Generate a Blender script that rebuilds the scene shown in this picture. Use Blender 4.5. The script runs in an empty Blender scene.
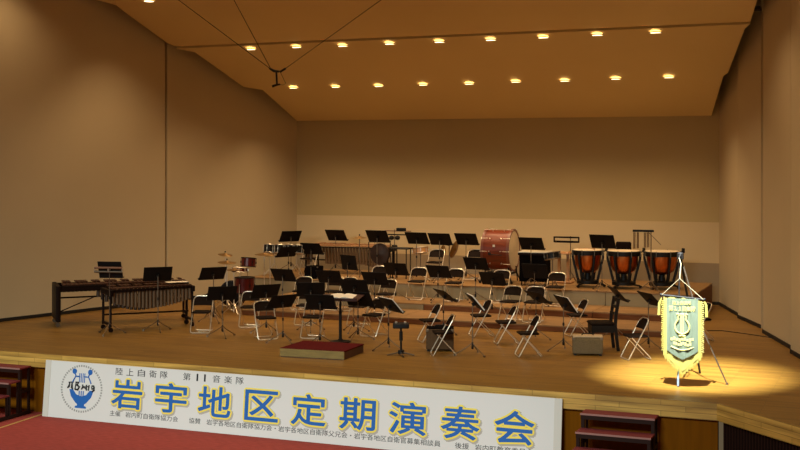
import bpy, math, random
from mathutils import Vector, Matrix

random.seed(7)
scene = bpy.context.scene
col = scene.collection
R = math.radians

# ------------------------------------------------------------------ camera, sky, lights, exposure
FPX, HCAM, HORIZON = 1220.0, 3.2, 163.0          # focal length in pixels, eye height above the stage, horizon row
TH = math.atan(1220 * .000338)
CT, ST = math.cos(TH), math.sin(TH)

cam_d = bpy.data.cameras.new('camera')
cam = bpy.data.objects.new('camera', cam_d)
col.objects.link(cam)
cam.location = (0, 0, HCAM)
cam.rotation_euler = (R(90), 0, TH)
cam_d.sensor_width = 36
cam_d.lens = 36 * FPX / 800
cam_d.shift_y = -(225 - HORIZON) / 800
cam_d.clip_end = 200
scene.camera = cam

world = bpy.data.worlds.new('hall_air')
scene.world = world
world.use_nodes = True
world.node_tree.nodes['Background'].inputs[0].default_value = (1.0, .74, .42, 1)
world.node_tree.nodes['Background'].inputs[1].default_value = .11

scene.view_settings.view_transform = 'Standard'
scene.view_settings.look = 'None'
scene.view_settings.exposure = 0.0
scene.view_settings.gamma = 1.0
scene.view_settings.use_curve_mapping = False

WARM = (1.0, .70, .40)
DOWN_W, HOUSE_W, PENNANT_W = 148.0, 262.0, 42000.0


def lamp(name, kind, loc, energy, color, target=None, **kw):
    d = bpy.data.lights.new(name, kind)
    d.energy = energy
    d.color = color
    for k, v in kw.items():
        setattr(d, k, v)
    o = bpy.data.objects.new(name, d)
    col.objects.link(o)
    o.location = loc
    if target is not None:
        o.rotation_euler = (Vector(target) - Vector(loc)).to_track_quat('-Z', 'Y').to_euler()
    return o


# house lights in the hall ceiling above the audience
for hx in (-15.0, -9.5, -4.0):
    lamp('house_light', 'AREA', (hx, 3.5, 5.6), HOUSE_W / 3, (.88, 1.0, .98), (hx - .5, 16.4, -1.2), shape='RECTANGLE', size=2.6, size_y=1.2, spread=R(50))
# follow spot on the pennant
lamp('pennant_spot', 'SPOT', (-2.75, 13.4, 9.0), PENNANT_W, (.90, .98, 1.0), (-2.92, 18.7, 0.0), spot_size=R(19), spot_blend=1.0, shadow_soft_size=.06)

# ------------------------------------------------------------------ pixel -> place


def ray(u):
    l = (u - 400) / FPX
    return (l * CT - ST, l * ST + CT)            # world x, y per metre of camera depth


def P(u, v, z=0.0):                               # the point at height z seen at (u, v)
    d = FPX * (HCAM - z) / (v - HORIZON)
    rx, ry = ray(u)
    return Vector((rx * d, ry * d, z))


def PY(u, v, Y):                                  # the point on the plane y = Y seen at (u, v)
    rx, ry = ray(u)
    d = Y / ry
    return Vector((rx * d, Y, HCAM - (v - HORIZON) * d / FPX))


SEAM_Y, BACK_Y, SEAM_Z, BACK_Z = 23.87, 28.16, 5.87, 4.27
SLOPE = (SEAM_Z - BACK_Z) / (BACK_Y - SEAM_Y)


def PC(u, v):                                     # the point on the sloping ceiling seen at (u, v)
    rx, ry = ray(u)
    up = -(v - HORIZON) / FPX
    d = (BACK_Z + SLOPE * BACK_Y - HCAM) / (up + SLOPE * ry)
    return Vector((rx * d, ry * d, HCAM + up * d))


# ------------------------------------------------------------------ materials
MATS = {}


def mat(name, rgb, rough=.6, metal=0.0, noise=0.0, nscale=8.0, spec=.5, emit=None, stretch=None, bump=0.0):
    if name in MATS:
        return MATS[name]
    m = bpy.data.materials.new(name)
    m.use_nodes = True
    nt = m.node_tree
    b = nt.nodes['Principled BSDF']
    b.inputs['Base Color'].default_value = (*rgb, 1)
    b.inputs['Roughness'].default_value = rough
    b.inputs['Metallic'].default_value = metal
    b.inputs['Specular IOR Level'].default_value = spec
    if emit:
        b.inputs['Emission Color'].default_value = (*emit[0], 1)
        b.inputs['Emission Strength'].default_value = emit[1]
    if noise or bump:
        tc = nt.nodes.new('ShaderNodeTexCoord')
        mp = nt.nodes.new('ShaderNodeMapping')
        nz = nt.nodes.new('ShaderNodeTexNoise')
        nz.inputs['Scale'].default_value = nscale
        nz.inputs['Detail'].default_value = 5
        if stretch:
            mp.inputs['Scale'].default_value = stretch
        nt.links.new(tc.outputs['Object'], mp.inputs['Vector'])
        nt.links.new(mp.outputs['Vector'], nz.inputs['Vector'])
        if noise:
            rp = nt.nodes.new('ShaderNodeValToRGB')
            rp.color_ramp.elements[0].position = .3
            rp.color_ramp.elements[1].position = .7
            rp.color_ramp.elements[0].color = (*[c * (1 - noise) for c in rgb], 1)
            rp.color_ramp.elements[1].color = (*[min(1, c * (1 + noise)) for c in rgb], 1)
            nt.links.new(nz.outputs['Fac'], rp.inputs['Fac'])
            nt.links.new(rp.outputs['Color'], b.inputs['Base Color'])
        if bump:
            bp = nt.nodes.new('ShaderNodeBump')
            bp.inputs['Strength'].default_value = bump
            nt.links.new(nz.outputs['Fac'], bp.inputs['Height'])
            nt.links.new(bp.outputs['Normal'], b.inputs['Normal'])
    MATS[name] = m
    return m


def plank_mat(name, c1, c2, cm, width, length, rough, rotate=None, mortar=.004, grain=.35):
    m = bpy.data.materials.new(name)
    m.use_nodes = True
    nt = m.node_tree
    b = nt.nodes['Principled BSDF']
    tc = nt.nodes.new('ShaderNodeTexCoord')
    mp = nt.nodes.new('ShaderNodeMapping')
    if rotate:
        mp.inputs['Rotation'].default_value = rotate
    br = nt.nodes.new('ShaderNodeTexBrick')
    br.inputs['Color1'].default_value = (*c1, 1)
    br.inputs['Color2'].default_value = (*c2, 1)
    br.inputs['Mortar'].default_value = (*cm, 1)
    br.inputs['Scale'].default_value = 1
    br.inputs['Brick Width'].default_value = length
    br.inputs['Row Height'].default_value = width
    br.inputs['Mortar Size'].default_value = mortar
    br.inputs['Mortar Smooth'].default_value = .3
    br.offset = .37
    mp2 = nt.nodes.new('ShaderNodeMapping')
    mp2.inputs['Scale'].default_value = (.45, 6, 6)
    nz = nt.nodes.new('ShaderNodeTexNoise')
    nz.inputs['Scale'].default_value = 2.2
    nz.inputs['Detail'].default_value = 6
    mx = nt.nodes.new('ShaderNodeMix')
    mx.data_type = 'RGBA'
    mx.blend_type = 'MULTIPLY'
    mx.inputs[0].default_value = grain * 2
    rp = nt.nodes.new('ShaderNodeValToRGB')
    rp.color_ramp.elements[0].position = .3
    rp.color_ramp.elements[1].position = .72
    rp.color_ramp.elements[0].color = (.36, .33, .28, 1)
    rp.color_ramp.elements[1].color = (1, 1, 1, 1)
    L = nt.links.new
    L(tc.outputs['Object'], mp.inputs['Vector'])
    L(mp.outputs['Vector'], br.inputs['Vector'])
    L(mp.outputs['Vector'], mp2.inputs['Vector'])
    L(mp2.outputs['Vector'], nz.inputs['Vector'])
    L(nz.outputs['Fac'], rp.inputs['Fac'])
    L(br.outputs['Color'], mx.inputs[6])
    L(rp.outputs['Color'], mx.inputs[7])
    L(mx.outputs[2], b.inputs['Base Color'])
    b.inputs['Roughness'].default_value = rough
    MATS[name] = m
    return m


M_WALL = mat('wall_paint', (.56, .45, .27), .75, noise=.03, nscale=.6)
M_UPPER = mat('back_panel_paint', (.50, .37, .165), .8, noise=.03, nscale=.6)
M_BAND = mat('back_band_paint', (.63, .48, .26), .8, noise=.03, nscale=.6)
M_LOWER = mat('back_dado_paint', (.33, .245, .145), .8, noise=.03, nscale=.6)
M_CEIL = mat('ceiling_board', (.80, .61, .27), .75, noise=.03, nscale=.5)
M_DARK = mat('dark_gap', (.02, .016, .012), .9)
M_BASE = mat('black_skirting', (.008, .007, .006), .6)
M_FLOOR = plank_mat('stage_boards', (.33, .168, .022), (.24, .112, .014), (.12, .055, .010), .085, 1.7, .42, grain=.3)
M_NOSE = plank_mat('stage_edge_boards', (.88, .52, .11), (.64, .36, .065), (.36, .20, .035), .075, .9, .5, rotate=(R(90), 0, 0), grain=.42)
M_FASCIA = mat('fascia_board', (.17, .055, .001), .7, spec=.05, noise=.1, nscale=3, stretch=(6, 1, .4))
M_RTOP = plank_mat('riser_boards', (.35, .19, .062), (.28, .15, .048), (.18, .09, .03), .10, 1.8, .5, grain=.3)
M_RWOOD = mat('riser_wood_face', (.17, .06, .02), .55, spec=.1, noise=.25, nscale=4, stretch=(.6, 6, 10))
M_RGREY = mat('riser_grey_face', (.31, .245, .14), .8, spec=.1, noise=.06, nscale=3)
M_CARPET = mat('red_carpet', (.36, .062, .046), .95, noise=.2, nscale=14, stretch=(.5, 2.2, 1), spec=.1, bump=.15)
M_GOLD = mat('gold_edge_strip', (.62, .36, .10), .5)
M_PODTOP = mat('podium_red_carpet', (.09, .006, .006), .95, noise=.12, nscale=30, spec=.1)
M_PODSIDE = mat('podium_brass_edge', (.26, .17, .045), .4, noise=.2, nscale=5, stretch=(1, 4, 8))
M_PODSIDE2 = mat('podium_wood_side', (.075, .026, .014), .5, noise=.2, nscale=5)
M_BLACK = mat('black_enamel', (.007, .0055, .0045), .5, spec=.25)
M_DESK = mat('black_desk_metal', (.006, .0045, .004), .6, spec=.18)
M_STEEL = mat('dull_steel', (.20, .155, .11), .38, metal=.85)
M_CHROME = mat('chrome_tube', (.78, .70, .56), .32, metal=.85)
M_VINYL = mat('dark_brown_vinyl', (.009, .0042, .0022), .65, noise=.2, nscale=30, spec=.07)
M_RUBBER = mat('black_rubber', (.01, .01, .01), .8)
M_PAPER = mat('sheet_paper', (.80, .74, .62), .8)
M_COPPER = mat('copper_bowl', (.60, .17, .04), .34, metal=1.0, noise=.2, nscale=7, stretch=(3, 3, 1))
M_HEAD = mat('drum_head', (.60, .48, .31), .6, noise=.05, nscale=6)
M_REDSHELL = mat('red_lacquer_shell', (.155, .027, .007), .35, spec=.3, noise=.25, nscale=4, stretch=(.8, 8, 8))
M_HOOP = mat('wood_hoop', (.15, .04, .018), .35)
M_RED = mat('dark_red_drum', (.09, .007, .005), .3, spec=.3)
M_HEADDARK = mat('dark_drum_head', (.006, .004, .003), .6, spec=.1)
M_TANSHELL = mat('maple_shell', (.52, .25, .08), .35, noise=.15, nscale=6)
M_BRONZE = mat('cymbal_bronze', (.26, .15, .05), .4, metal=.8, noise=.12, nscale=14)
M_ROSEWOOD = mat('rosewood_bar', (.055, .02, .011), .5, noise=.2, nscale=8, spec=.15)
M_KBFRAME = mat('marimba_frame', (.010, .004, .0025), .5, spec=.1)
M_RESON = mat('resonator_brass', (.15, .085, .04), .5, metal=.4)
M_RESDK = mat('resonator_dark', (.05, .026, .014), .5, metal=.4)
M_WOODPALE = mat('pale_wood', (.40, .20, .08), .5, noise=.2, nscale=6, stretch=(5, 5, .7))
M_SILVERBAR = mat('silver_bars', (.78, .72, .58), .4, metal=.4)
M_CLOTHBLK = mat('black_cloth', (.004, .003, .003), .95, spec=.03)
M_AMPGREY = mat('amp_grille', (.17, .12, .06), .85, spec=.08, noise=.15, nscale=60)
M_AMPDK = mat('amp_brown', (.10, .055, .026), .8, spec=.1, noise=.15, nscale=40)
M_AMPTOP = mat('amp_pale_edge', (.52, .38, .22), .6)
M_STEPRED = mat('step_tread_red', (.17, .012, .013), .8, noise=.12, nscale=20)
M_STEPLIP = mat('step_pale_lip', (.36, .18, .15), .5, metal=.2)
M_STEPFR = mat('step_dark_frame', (.022, .009, .006), .5, spec=.15)
M_SIGN = mat('sign_white_board', (.80, .79, .74), .6)
M_SIGNEDGE = mat('sign_edge_strip', (.70, .67, .58), .5)
M_BLUE = mat('sign_blue', (.006, .13, .48), .6)
M_YEL = mat('sign_yellow', (1.0, .80, .11), .6)
M_SHD = mat('sign_grey_letter_edge', (.50, .47, .39), .7)
M_INK = mat('sign_black', (.012, .014, .016), .7)
M_GREYINK = mat('sign_grey', (.36, .36, .33), .7)
M_GREEN = mat('pennant_green', (.095, .118, .075), .6, noise=.2, nscale=5, stretch=(5, 5, .6))
M_FRINGE = mat('pennant_yellow', (.27, .225, .042), .75, noise=.12, nscale=60, stretch=(4, 4, .5))
M_PENLET = mat('pennant_letter_gold', (.52, .45, .12), .7)
M_CORD = mat('cream_cord', (.24, .20, .11), .8)
M_PALELEG = mat('pale_blue_leg', (.20, .25, .28), .5, metal=.3)
M_GLOW = mat('lamp_lens', (1, .9, .7), .5, emit=((1.0, .76, .42), 4.5))
M_RING = mat('lamp_ring', (.62, .48, .30), .5)
M_WIRE = mat('black_wire', (.01, .008, .006), .6)

# ------------------------------------------------------------------ mesh builder


class MB:
    def __init__(s):
        s.v, s.f, s.sm = [], [], []

    def add(s, verts, faces, smooth=False, M=None):
        o = len(s.v)
        for p in verts:
            p = Vector(p)
            s.v.append(M @ p if M is not None else p)
        for f in faces:
            s.f.append([i + o for i in f])
            s.sm.append(smooth)
        return s

    def box(s, c, d, M=None, bev=0.0):
        x, y, z = [q / 2 for q in d]
        T = Matrix.Translation(c)
        if M is not None:
            T = M @ T
        if bev <= 0:
            v = [(-x, -y, -z), (x, -y, -z), (x, y, -z), (-x, y, -z), (-x, -y, z), (x, -y, z), (x, y, z), (-x, y, z)]
            f = [(0, 3, 2, 1), (4, 5, 6, 7), (0, 1, 5, 4), (1, 2, 6, 5), (2, 3, 7, 6), (3, 0, 4, 7)]
            return s.add(v, f, False, T)
        b = min(bev, x * .9, y * .9, z * .9)
        return s.rings([s._rr(x - b, y - b, b, -z), s._rr(x, y, b, -z + b), s._rr(x, y, b, z - b), s._rr(x - b, y - b, b, z)], T, smooth=True)

    def _rr(s, x, y, r, z, n=3):
        pts = []
        r = min(r, x * .95, y * .95)
        for cx, cy, a0 in ((x - r, y - r, 0), (-x + r, y - r, 90), (-x + r, -y + r, 180), (x - r, -y + r, 270)):
            for k in range(n + 1):
                a = R(a0 + 90 * k / n)
                pts.append((cx + r * math.cos(a), cy + r * math.sin(a), z))
        return pts

    def rings(s, rs, M=None, smooth=True, cap=True):
        n = len(rs[0])
        v = [p for r in rs for p in r]
        f = []
        for i in range(len(rs) - 1):
            for k in range(n):
                a, b = i * n + k, i * n + (k + 1) % n
                f.append((a, b, b + n, a + n))
        if cap:
            f.append(tuple(reversed(range(n))))
            f.append(tuple(range((len(rs) - 1) * n, len(rs) * n)))
        return s.add(v, f, smooth, M)

    def tube(s, pts, r, n=8, closed=False, M=None):
        pts = [Vector(p) for p in pts]
        rr = r if isinstance(r, (list, tuple)) else [r] * len(pts)
        rs = []
        N = len(pts)
        prev = None
        for i, p in enumerate(pts):
            if closed:
                t = (pts[(i + 1) % N] - pts[i - 1]).normalized()
            else:
                t = (pts[min(i + 1, N - 1)] - pts[max(i - 1, 0)]).normalized()
            if prev is None:
                a = Vector((0, 0, 1)) if abs(t.z) < .9 else Vector((1, 0, 0))
                nx = t.cross(a).normalized()
            else:
                nx = (prev - t * prev.dot(t)).normalized()
            prev = nx
            ny = t.cross(nx)
            rs.append([p + (nx * math.cos(2 * math.pi * k / n) + ny * math.sin(2 * math.pi * k / n)) * rr[i] for k in range(n)])
        if closed:
            rs.append(rs[0])
        return s.rings(rs, M, True, not closed)

    def lathe(s, prof, n=24, M=None, loop=False):
        if loop:
            prof = list(prof) + [prof[0]]
        rs = [[(max(r, 1e-4) * math.cos(2 * math.pi * k / n), max(r, 1e-4) * math.sin(2 * math.pi * k / n), z) for k in range(n)] for r, z in prof]
        return s.rings(rs, M, True, not loop)

    def prism(s, poly, t, M=None):               # polygon in local xz, thickness t along y (centred)
        n = len(poly)
        v = [(x, -t / 2, z) for x, z in poly] + [(x, t / 2, z) for x, z in poly]
        f = [tuple(range(n)), tuple(reversed(range(n, 2 * n)))]
        for k in range(n):
            j = (k + 1) % n
            f.append((k, k + n, j + n, j))
        return s.add(v, f, False, M)

    def mesh(s, name):
        me = bpy.data.meshes.new(name)
        me.from_pydata(s.v, [], s.f)
        me.polygons.foreach_set('use_smooth', s.sm)
        try:
            me.set_sharp_from_angle(angle=R(38))
        except Exception:
            pass
        me.validate()
        me.update()
        return me


def link(name, me, m, parent=None, loc=(0, 0, 0), rot=(0, 0, 0)):
    if isinstance(me, MB):
        me = me.mesh(name)
    if m is not None and not me.materials:
        me.materials.append(m)
    o = bpy.data.objects.new(name, me)
    col.objects.link(o)
    o.parent = parent
    o.location = loc
    o.rotation_euler = rot
    return o


def tag(o, label, cat, group=None):
    o['label'] = label
    o['category'] = cat
    if group:
        o['group'] = group
    return o


def thing(name, label, cat, loc=(0, 0, 0), rz=0.0, group=None):
    o = bpy.data.objects.new(name, None)
    col.objects.link(o)
    o.empty_display_size = .1
    o.location = loc
    o.rotation_euler = (0, 0, R(rz))
    return tag(o, label, cat, group)


def struct(name, mb, m, loc=(0, 0, 0), rot=(0, 0, 0)):
    o = link(name, mb, m, None, loc, rot)
    o['kind'] = 'structure'
    return o


TEXT_CACHE = {}


def text_mesh(body, size=1.0, offset=0.0, extrude=.002):
    key = (body, size, offset, extrude)
    if key in TEXT_CACHE:
        return TEXT_CACHE[key]
    cu = bpy.data.curves.new('lettering', 'FONT')
    cu.body = body
    cu.size = size
    cu.offset = offset
    cu.extrude = extrude
    cu.resolution_u = 4
    cu.align_x = 'CENTER'
    o = bpy.data.objects.new('lettering', cu)
    col.objects.link(o)
    dg = bpy.context.evaluated_depsgraph_get()
    dg.update()
    me = bpy.data.meshes.new_from_object(o.evaluated_get(dg))
    v = [p.co.copy() for p in me.vertices]
    f = [list(p.vertices) for p in me.polygons]
    bpy.data.objects.remove(o)
    bpy.data.curves.remove(cu)
    bpy.data.meshes.remove(me)
    TEXT_CACHE[key] = (v, f)
    return v, f


def fit_text(mb, body, x0, x1, z0, z1, y, offset=0.0, extrude=.002):
    """lettering fitted into the box x0..x1, z0..z1 standing on the plane y (facing -y)"""
    v, f = text_mesh(body, 1.0, offset, extrude)
    if not v:
        return
    vb, _ = text_mesh(body, 1.0, 0.0, extrude) if offset else (v, f)
    ax, bx = min(p.x for p in vb), max(p.x for p in vb)
    ay, by = min(p.y for p in vb), max(p.y for p in vb)
    sx, sz = (x1 - x0) / (bx - ax), (z1 - z0) / (by - ay)
    mb.add([(x0 + (p.x - ax) * sx, y - p.z, z0 + (p.y - ay) * sz) for p in v], f)


# ------------------------------------------------------------------ the hall
S_FRONT = 16.65                                   # stage front line
LW0, LW1 = Vector((-14.5, 28.16, 0)), Vector((-17.7, 16.3, 0))   # left wall line, back and front ends
WZ = 9.4


def wall_strip(mb, a, b, z0, z1, t):
    """vertical wall slab from a to b, thickness t to the left of a->b"""
    a, b = Vector((a[0], a[1], 0)), Vector((b[0], b[1], 0))
    d = (b - a).normalized()
    n = Vector((-d.y, d.x, 0)) * t
    q = [a, b, b + n, a + n]
    mb.add([(p.x, p.y, z0) for p in q] + [(p.x, p.y, z1) for p in q],
           [(0, 3, 2, 1), (4, 5, 6, 7), (0, 1, 5, 4), (1, 2, 6, 5), (2, 3, 7, 6), (3, 0, 4, 7)])


# stage floor with its bent front edge
corner = P(718.5, 403.2)
bend = P(800, 426.6)
bd = (Vector((bend.x, bend.y, 0)) - Vector((corner.x, corner.y, 0))).normalized()
c0 = Vector((corner.x, S_FRONT, 0))
c1 = c0 + bd * 6.0
fl = MB()
poly = [(-20.5, S_FRONT), (c0.x, S_FRONT), (c1.x, c1.y), (c1.x + 1.5, 29), (-20.5, 29)]
n = len(poly)
fl.add([(x, y, 0) for x, y in poly] + [(x, y, -.20) for x, y in poly],
       [tuple(range(n)), tuple(reversed(range(n, 2 * n)))] + [(k, k + n, (k + 1) % n + n, (k + 1) % n) for k in range(n)])
struct('floor', fl, M_FLOOR)
# edge boards of the stage front, straight part and bent part
nz = MB()
wall_strip(nz, (c0.x + .01, S_FRONT - .035), (-20.5, S_FRONT - .035), -.23, .002, -.034)
struct('trim_1', nz, M_NOSE)
ang = math.atan2(bd.y, bd.x)
nz = MB()
nz.box((3.0, -.012, -.114), (6.0, .05, .232))
struct('trim_2', nz, M_NOSE, (c0.x, S_FRONT, 0), (0, 0, ang))
fa = MB()
wall_strip(fa, (c0.x - .02, S_FRONT + .06), (-20.5, S_FRONT + .06), -1.0, -.2, -.1)
struct('wall_stage_front', fa, M_FASCIA)
# dark slatted grille under the bent edge
gb = MB()
gb.box((3.0, .14, -.61), (6.0, .04, .78))
struct('wall_stage_side', gb, M_DARK, (c0.x, S_FRONT, 0), (0, 0, ang))
gs = MB()
for k in range(100):
    gs.box((.03 + k * .058, .085, -.615), (.026, .04, .77))
struct('trim_3', gs, M_STEPFR, (c0.x, S_FRONT, 0), (0, 0, ang))

# hall floor, red carpet with a gold strip
cf = MB()
cf.box((-8, 10.5, -1.05), (30, 13.5, .1))
struct('floor.001', cf, M_CARPET)
g0, g1 = P(45, 413.4, -1.0), P(-60, 447.5, -1.0)
gm = MB()
dv = (g1 - g0).normalized()
nv = Vector((-dv.y, dv.x, 0)) * .022
gm.add([g0 + nv + Vector((0, 0, .004)), g0 - nv + Vector((0, 0, .004)), g1 - nv + Vector((0, 0, .004)), g1 + nv + Vector((0, 0, .004)),
        g0 + nv, g0 - nv, g1 - nv, g1 + nv], [(0, 1, 2, 3), (0, 4, 5, 1), (1, 5, 6, 2), (2, 6, 7, 3), (3, 7, 4, 0)])
struct('trim_4', gm, M_GOLD)

# left wall: two tall panels with a dark seam between them
u166 = ray(166)
lw_dir = (LW1 - LW0).normalized()
t_seam = 4.44
S0 = LW0 + lw_dir * (t_seam - .035)
S1 = LW0 + lw_dir * (t_seam + .035)
for nm, a, b in (('wall_left', LW0, S0), ('wall_left.001', S1, LW1)):
    m_ = MB()
    wall_strip(m_, b, a, 0, WZ, .25)
    struct(nm, m_, M_WALL)
m_ = MB()
off = Vector((lw_dir.y, -lw_dir.x, 0)) * .12
wall_strip(m_, S1 + lw_dir * .1 + off * -0 + Vector((-.10, .03, 0)), S0 - lw_dir * .1 + Vector((-.10, .03, 0)), 0, WZ, .1)
struct('trim_5', m_, M_UPPER)
# proscenium return on the left, beyond the frame
m_ = MB()
m_.box((LW1.x - 2.0, 16.5, 4.2), (4.0, .3, WZ + 1.0))
struct('wall_proscenium', m_, M_WALL)

# right wall: folded panels
RW = [Vector((-3.83, 28.16, 0)), P(738, 316), P(761, 328.2), P(763.2, 333), P(790.7, 349), P(791.0, 353.2)]
RW2 = P(738.2, 318.0)
RW_end = RW[5] + (RW[4] - RW[3]).normalized() * 7.5
segs = [('wall_right', RW[0], RW[1]), ('wall_right.001', RW2, RW[2]), ('wall_right.002', RW[3], RW[4]), ('wall_right.003', RW[5], RW_end)]
for nm, a, b in segs:
    m_ = MB()
    wall_strip(m_, a, b, 0, WZ, .3)
    struct(nm, m_, M_WALL)
m_ = MB()
wall_strip(m_, RW[2] + Vector((.14, .25, 0)), RW[3] + Vector((.14, -.25, 0)), 0, WZ, .1)
struct('trim_6', m_, M_UPPER)

# back wall in three bands
bl, br_ = -14.9, -3.5
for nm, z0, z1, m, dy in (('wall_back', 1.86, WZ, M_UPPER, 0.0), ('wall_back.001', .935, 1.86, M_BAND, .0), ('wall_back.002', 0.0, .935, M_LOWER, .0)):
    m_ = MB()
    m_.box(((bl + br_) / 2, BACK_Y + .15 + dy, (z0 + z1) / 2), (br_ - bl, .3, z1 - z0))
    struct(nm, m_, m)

# skirting
for nm, a, b, t in (('baseboard_left', LW1, LW0, -.02), ('baseboard_back', Vector((-14.5, 28.16, 0)), Vector((-3.83, 28.16, 0)), -.02)):
    m_ = MB()
    wall_strip(m_, a, b, .001, .07, t)
    struct(nm, m_, M_BASE)
m_ = MB()
for a, b in ((RW[0], RW[1]), (RW2, RW[2]), (RW[3], RW[4]), (RW[5], RW_end)):
    wall_strip(m_, a, b, .001, .07, -.02)
struct('baseboard_right', m_, M_BASE)


# sloping ceiling boards, edges notched like the photo's
def slab(name, pix, m, lift=0.0, extra=()):
    top = [PC(u, v) for u, v in pix]
    top = list(extra[0]) + top + list(extra[1]) if extra else top
    k = len(top)
    mb = MB()
    nrm = Vector((0, SLOPE, 1)).normalized()
    lo = [p + nrm * lift for p in top]
    hi = [p + nrm * (lift + .18) for p in top]
    mb.add(lo + hi, [tuple(reversed(range(k))), tuple(range(k, 2 * k))] + [(i, (i + 1) % k, (i + 1) % k + k, i + k) for i in range(k)])
    return struct(name, mb, m)


back_l = Vector((-14.55, BACK_Y, BACK_Z))
back_r = Vector((-3.80, BACK_Y, BACK_Z))
slab('ceiling', [(297, 121.0), (262.7, 90), (243.6, 87), (194.7, 52.2), (176, 48.6), (750, 24.2), (745, 28.4), (728, 72.8), (723.3, 76), (711.5, 115.8)], M_CEIL)
front_pix = [(175.0, 47.3), (167, 43.8), (124.6, 13), (116, 6), (93, 0), (40, -14)]
fl_pts = [PC(u, v) for u, v in front_pix]
yf = 17.2
zf = SEAM_Z + SLOPE * (SEAM_Y - yf)
fe = [Vector((-18.0, yf, zf)), Vector((-.6, yf, zf))]
mbc = MB()
pts = fl_pts + fe + [PC(757.5, 0), PC(750.3, 22.6)]
k = len(pts)
nrm = Vector((0, SLOPE, 1)).normalized()
mbc.add([p + nrm * .02 for p in pts] + [p + nrm * .2 for p in pts], [tuple(reversed(range(k))), tuple(range(k, 2 * k))] + [(i, (i + 1) % k, (i + 1) % k + k, i + k) for i in range(k)])
struct('ceiling.001', mbc, M_CEIL)
# dark joint behind the seam; above, an unseen dark cover added to block light
m_ = MB()
a, b = PC(172, 47.6), PC(750, 23.6)
m_.box(((a.x + b.x) / 2, a.y, a.z + .27), (abs(b.x - a.x) + .4, .3, .06))
struct('trim_7', m_, M_DARK)
m_ = MB()
m_.box((-9.0, 22.8, WZ + .05), (20, 13.2, .1))
struct('roof_light_block', m_, M_DARK)

# ------------------------------------------------------------------ downlights
ring_mb = MB()
ring_mb.tube([(.115 * math.cos(a), .115 * math.sin(a), 0) for a in [2 * math.pi * k / 24 for k in range(24)]], .012, 6, True)
lens_mb = MB()
lens_mb.lathe([(.0, -.004), (.106, -.004), (.106, .01), (.0, .01)], 24)
ring_me, lens_me = ring_mb.mesh('trim_ring'), lens_mb.mesh('lens')
tilt = math.atan(SLOPE)
row1 = [(251.7, 48.9), (297, 46.8), (343, 45.5), (389.8, 43.4), (439.5, 41.5), (491, 39.5), (543.5, 37), (597.5, 34.5), (655.5, 32)]
row2 = [(294, 87.6), (336, 86.7), (379, 85.8), (423.5, 84.5), (469.5, 83.5), (516, 81.5), (565, 80.5), (616, 78.5), (669, 77)]
row0 = [(149, .5)]
dl = []
for ri, row in enumerate((row0, row1, row2)):
    for i, (u, v) in enumerate(row):
        p = PC(u, v) - nrm * .012
        if ri == 0:
            lab = 'round ceiling downlight cut by the top edge, alone in its row'
        else:
            where = 'row along the ceiling joint' if ri == 1 else 'row closer to the back wall'
            order = ['first', 'second', 'third', 'fourth', 'fifth', 'sixth', 'seventh', 'eighth', 'ninth'][i]
            lab = f'round warm downlight, {order} from the marimba side in the {where}'
        o = thing('ceiling_downlight', lab, 'ceiling light', p, 0, 'downlights in the stage ceiling')
        o.rotation_euler = (-tilt * .12, 0, 0)
        link('trim_ring', ring_me, M_RING, o)
        link('lens', lens_me, M_GLOW, o)
        dl.append(p)
# more rows of lamps without fixtures, added out of view to brighten floor and walls
for ri, yy in enumerate((21.6, 19.3, 17.75)):
    zz = SEAM_Z + SLOPE * (SEAM_Y - yy)
    for i in range(6 if ri == 1 else 5):
        dl.append(Vector(((-14.0, -15.9, -13.0)[ri] + i * 2.7, yy, zz)))
for p in dl:
    lamp('downlight_beam', 'SPOT', p - Vector((0, .04, .10)), DOWN_W, WARM, p - Vector((0, 0, 3)), spot_size=R(110), spot_blend=1.0, shadow_soft_size=.09)

# ------------------------------------------------------------------ risers
Y1, Y2, Y3, Y3B = 22.49, 23.84, 24.97, 27.62
XR = -3.9
TREADS = {0: 0.0, 1: .12, 2: .25, 3: .54}


def riser(x0, x1, y0, y1, z, facemat, label, group):
    o = thing('stage_riser', label, 'riser', ((x0 + x1) / 2, (y0 + y1) / 2, 0), 0, group)
    w, d = x1 - x0 - .008, y1 - y0 - .004
    t = MB()
    t.box((0, 0, z - .0125), (w, d, .025))
    link('deck', t, M_RTOP, o)
    f = MB()
    f.box((0, -d / 2 + .02, (z - .025) / 2 + .002), (w - .004, .024, z - .029))
    link('front_panel', f, facemat, o)
    for s in (-1, 1):
        e = MB()
        e.box((s * (w / 2 - .014), .016, (z - .025) / 2 + .002), (.024, d - .06, z - .029))
        link('end_panel', e, M_RWOOD, o)
    return o


NTH = ['', 'second', 'third', 'fourth']
for tier, (ya, yb) in ((1, (Y1, Y2)), (2, (Y2, Y3)), (3, (Y3, Y3B))):
    for i in range(5):
        x1 = XR - 1.8 * i
        if tier == 1:
            fm = M_RWOOD
            nm = 'low wood-fronted riser of the front tier'
        elif tier == 2:
            fm = M_RWOOD if i < 3 else M_RGREY
            nm = ('wood-fronted' if i < 3 else 'grey-fronted') + ' riser of the middle tier'
        else:
            fm = M_RGREY
            nm = 'tall grey-fronted riser of the rear tier'
        at_ = ['at the pennant end', 'second from the pennant end', 'at the centre of its row', 'second from the drum kit end', 'last full one at the drum kit end'][i]
        riser(x1 - 1.8, x1, ya, yb, TREADS[tier], fm, f'{nm}, {at_}', ['', 'front tier risers', 'middle tier risers', 'rear tier risers'][tier])

riser(XR - 9.0 - 1.2, XR - 9.0, Y3, Y3B, TREADS[3], M_RGREY, 'short end riser of the rear tier under the concert toms', 'rear tier risers')

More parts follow.
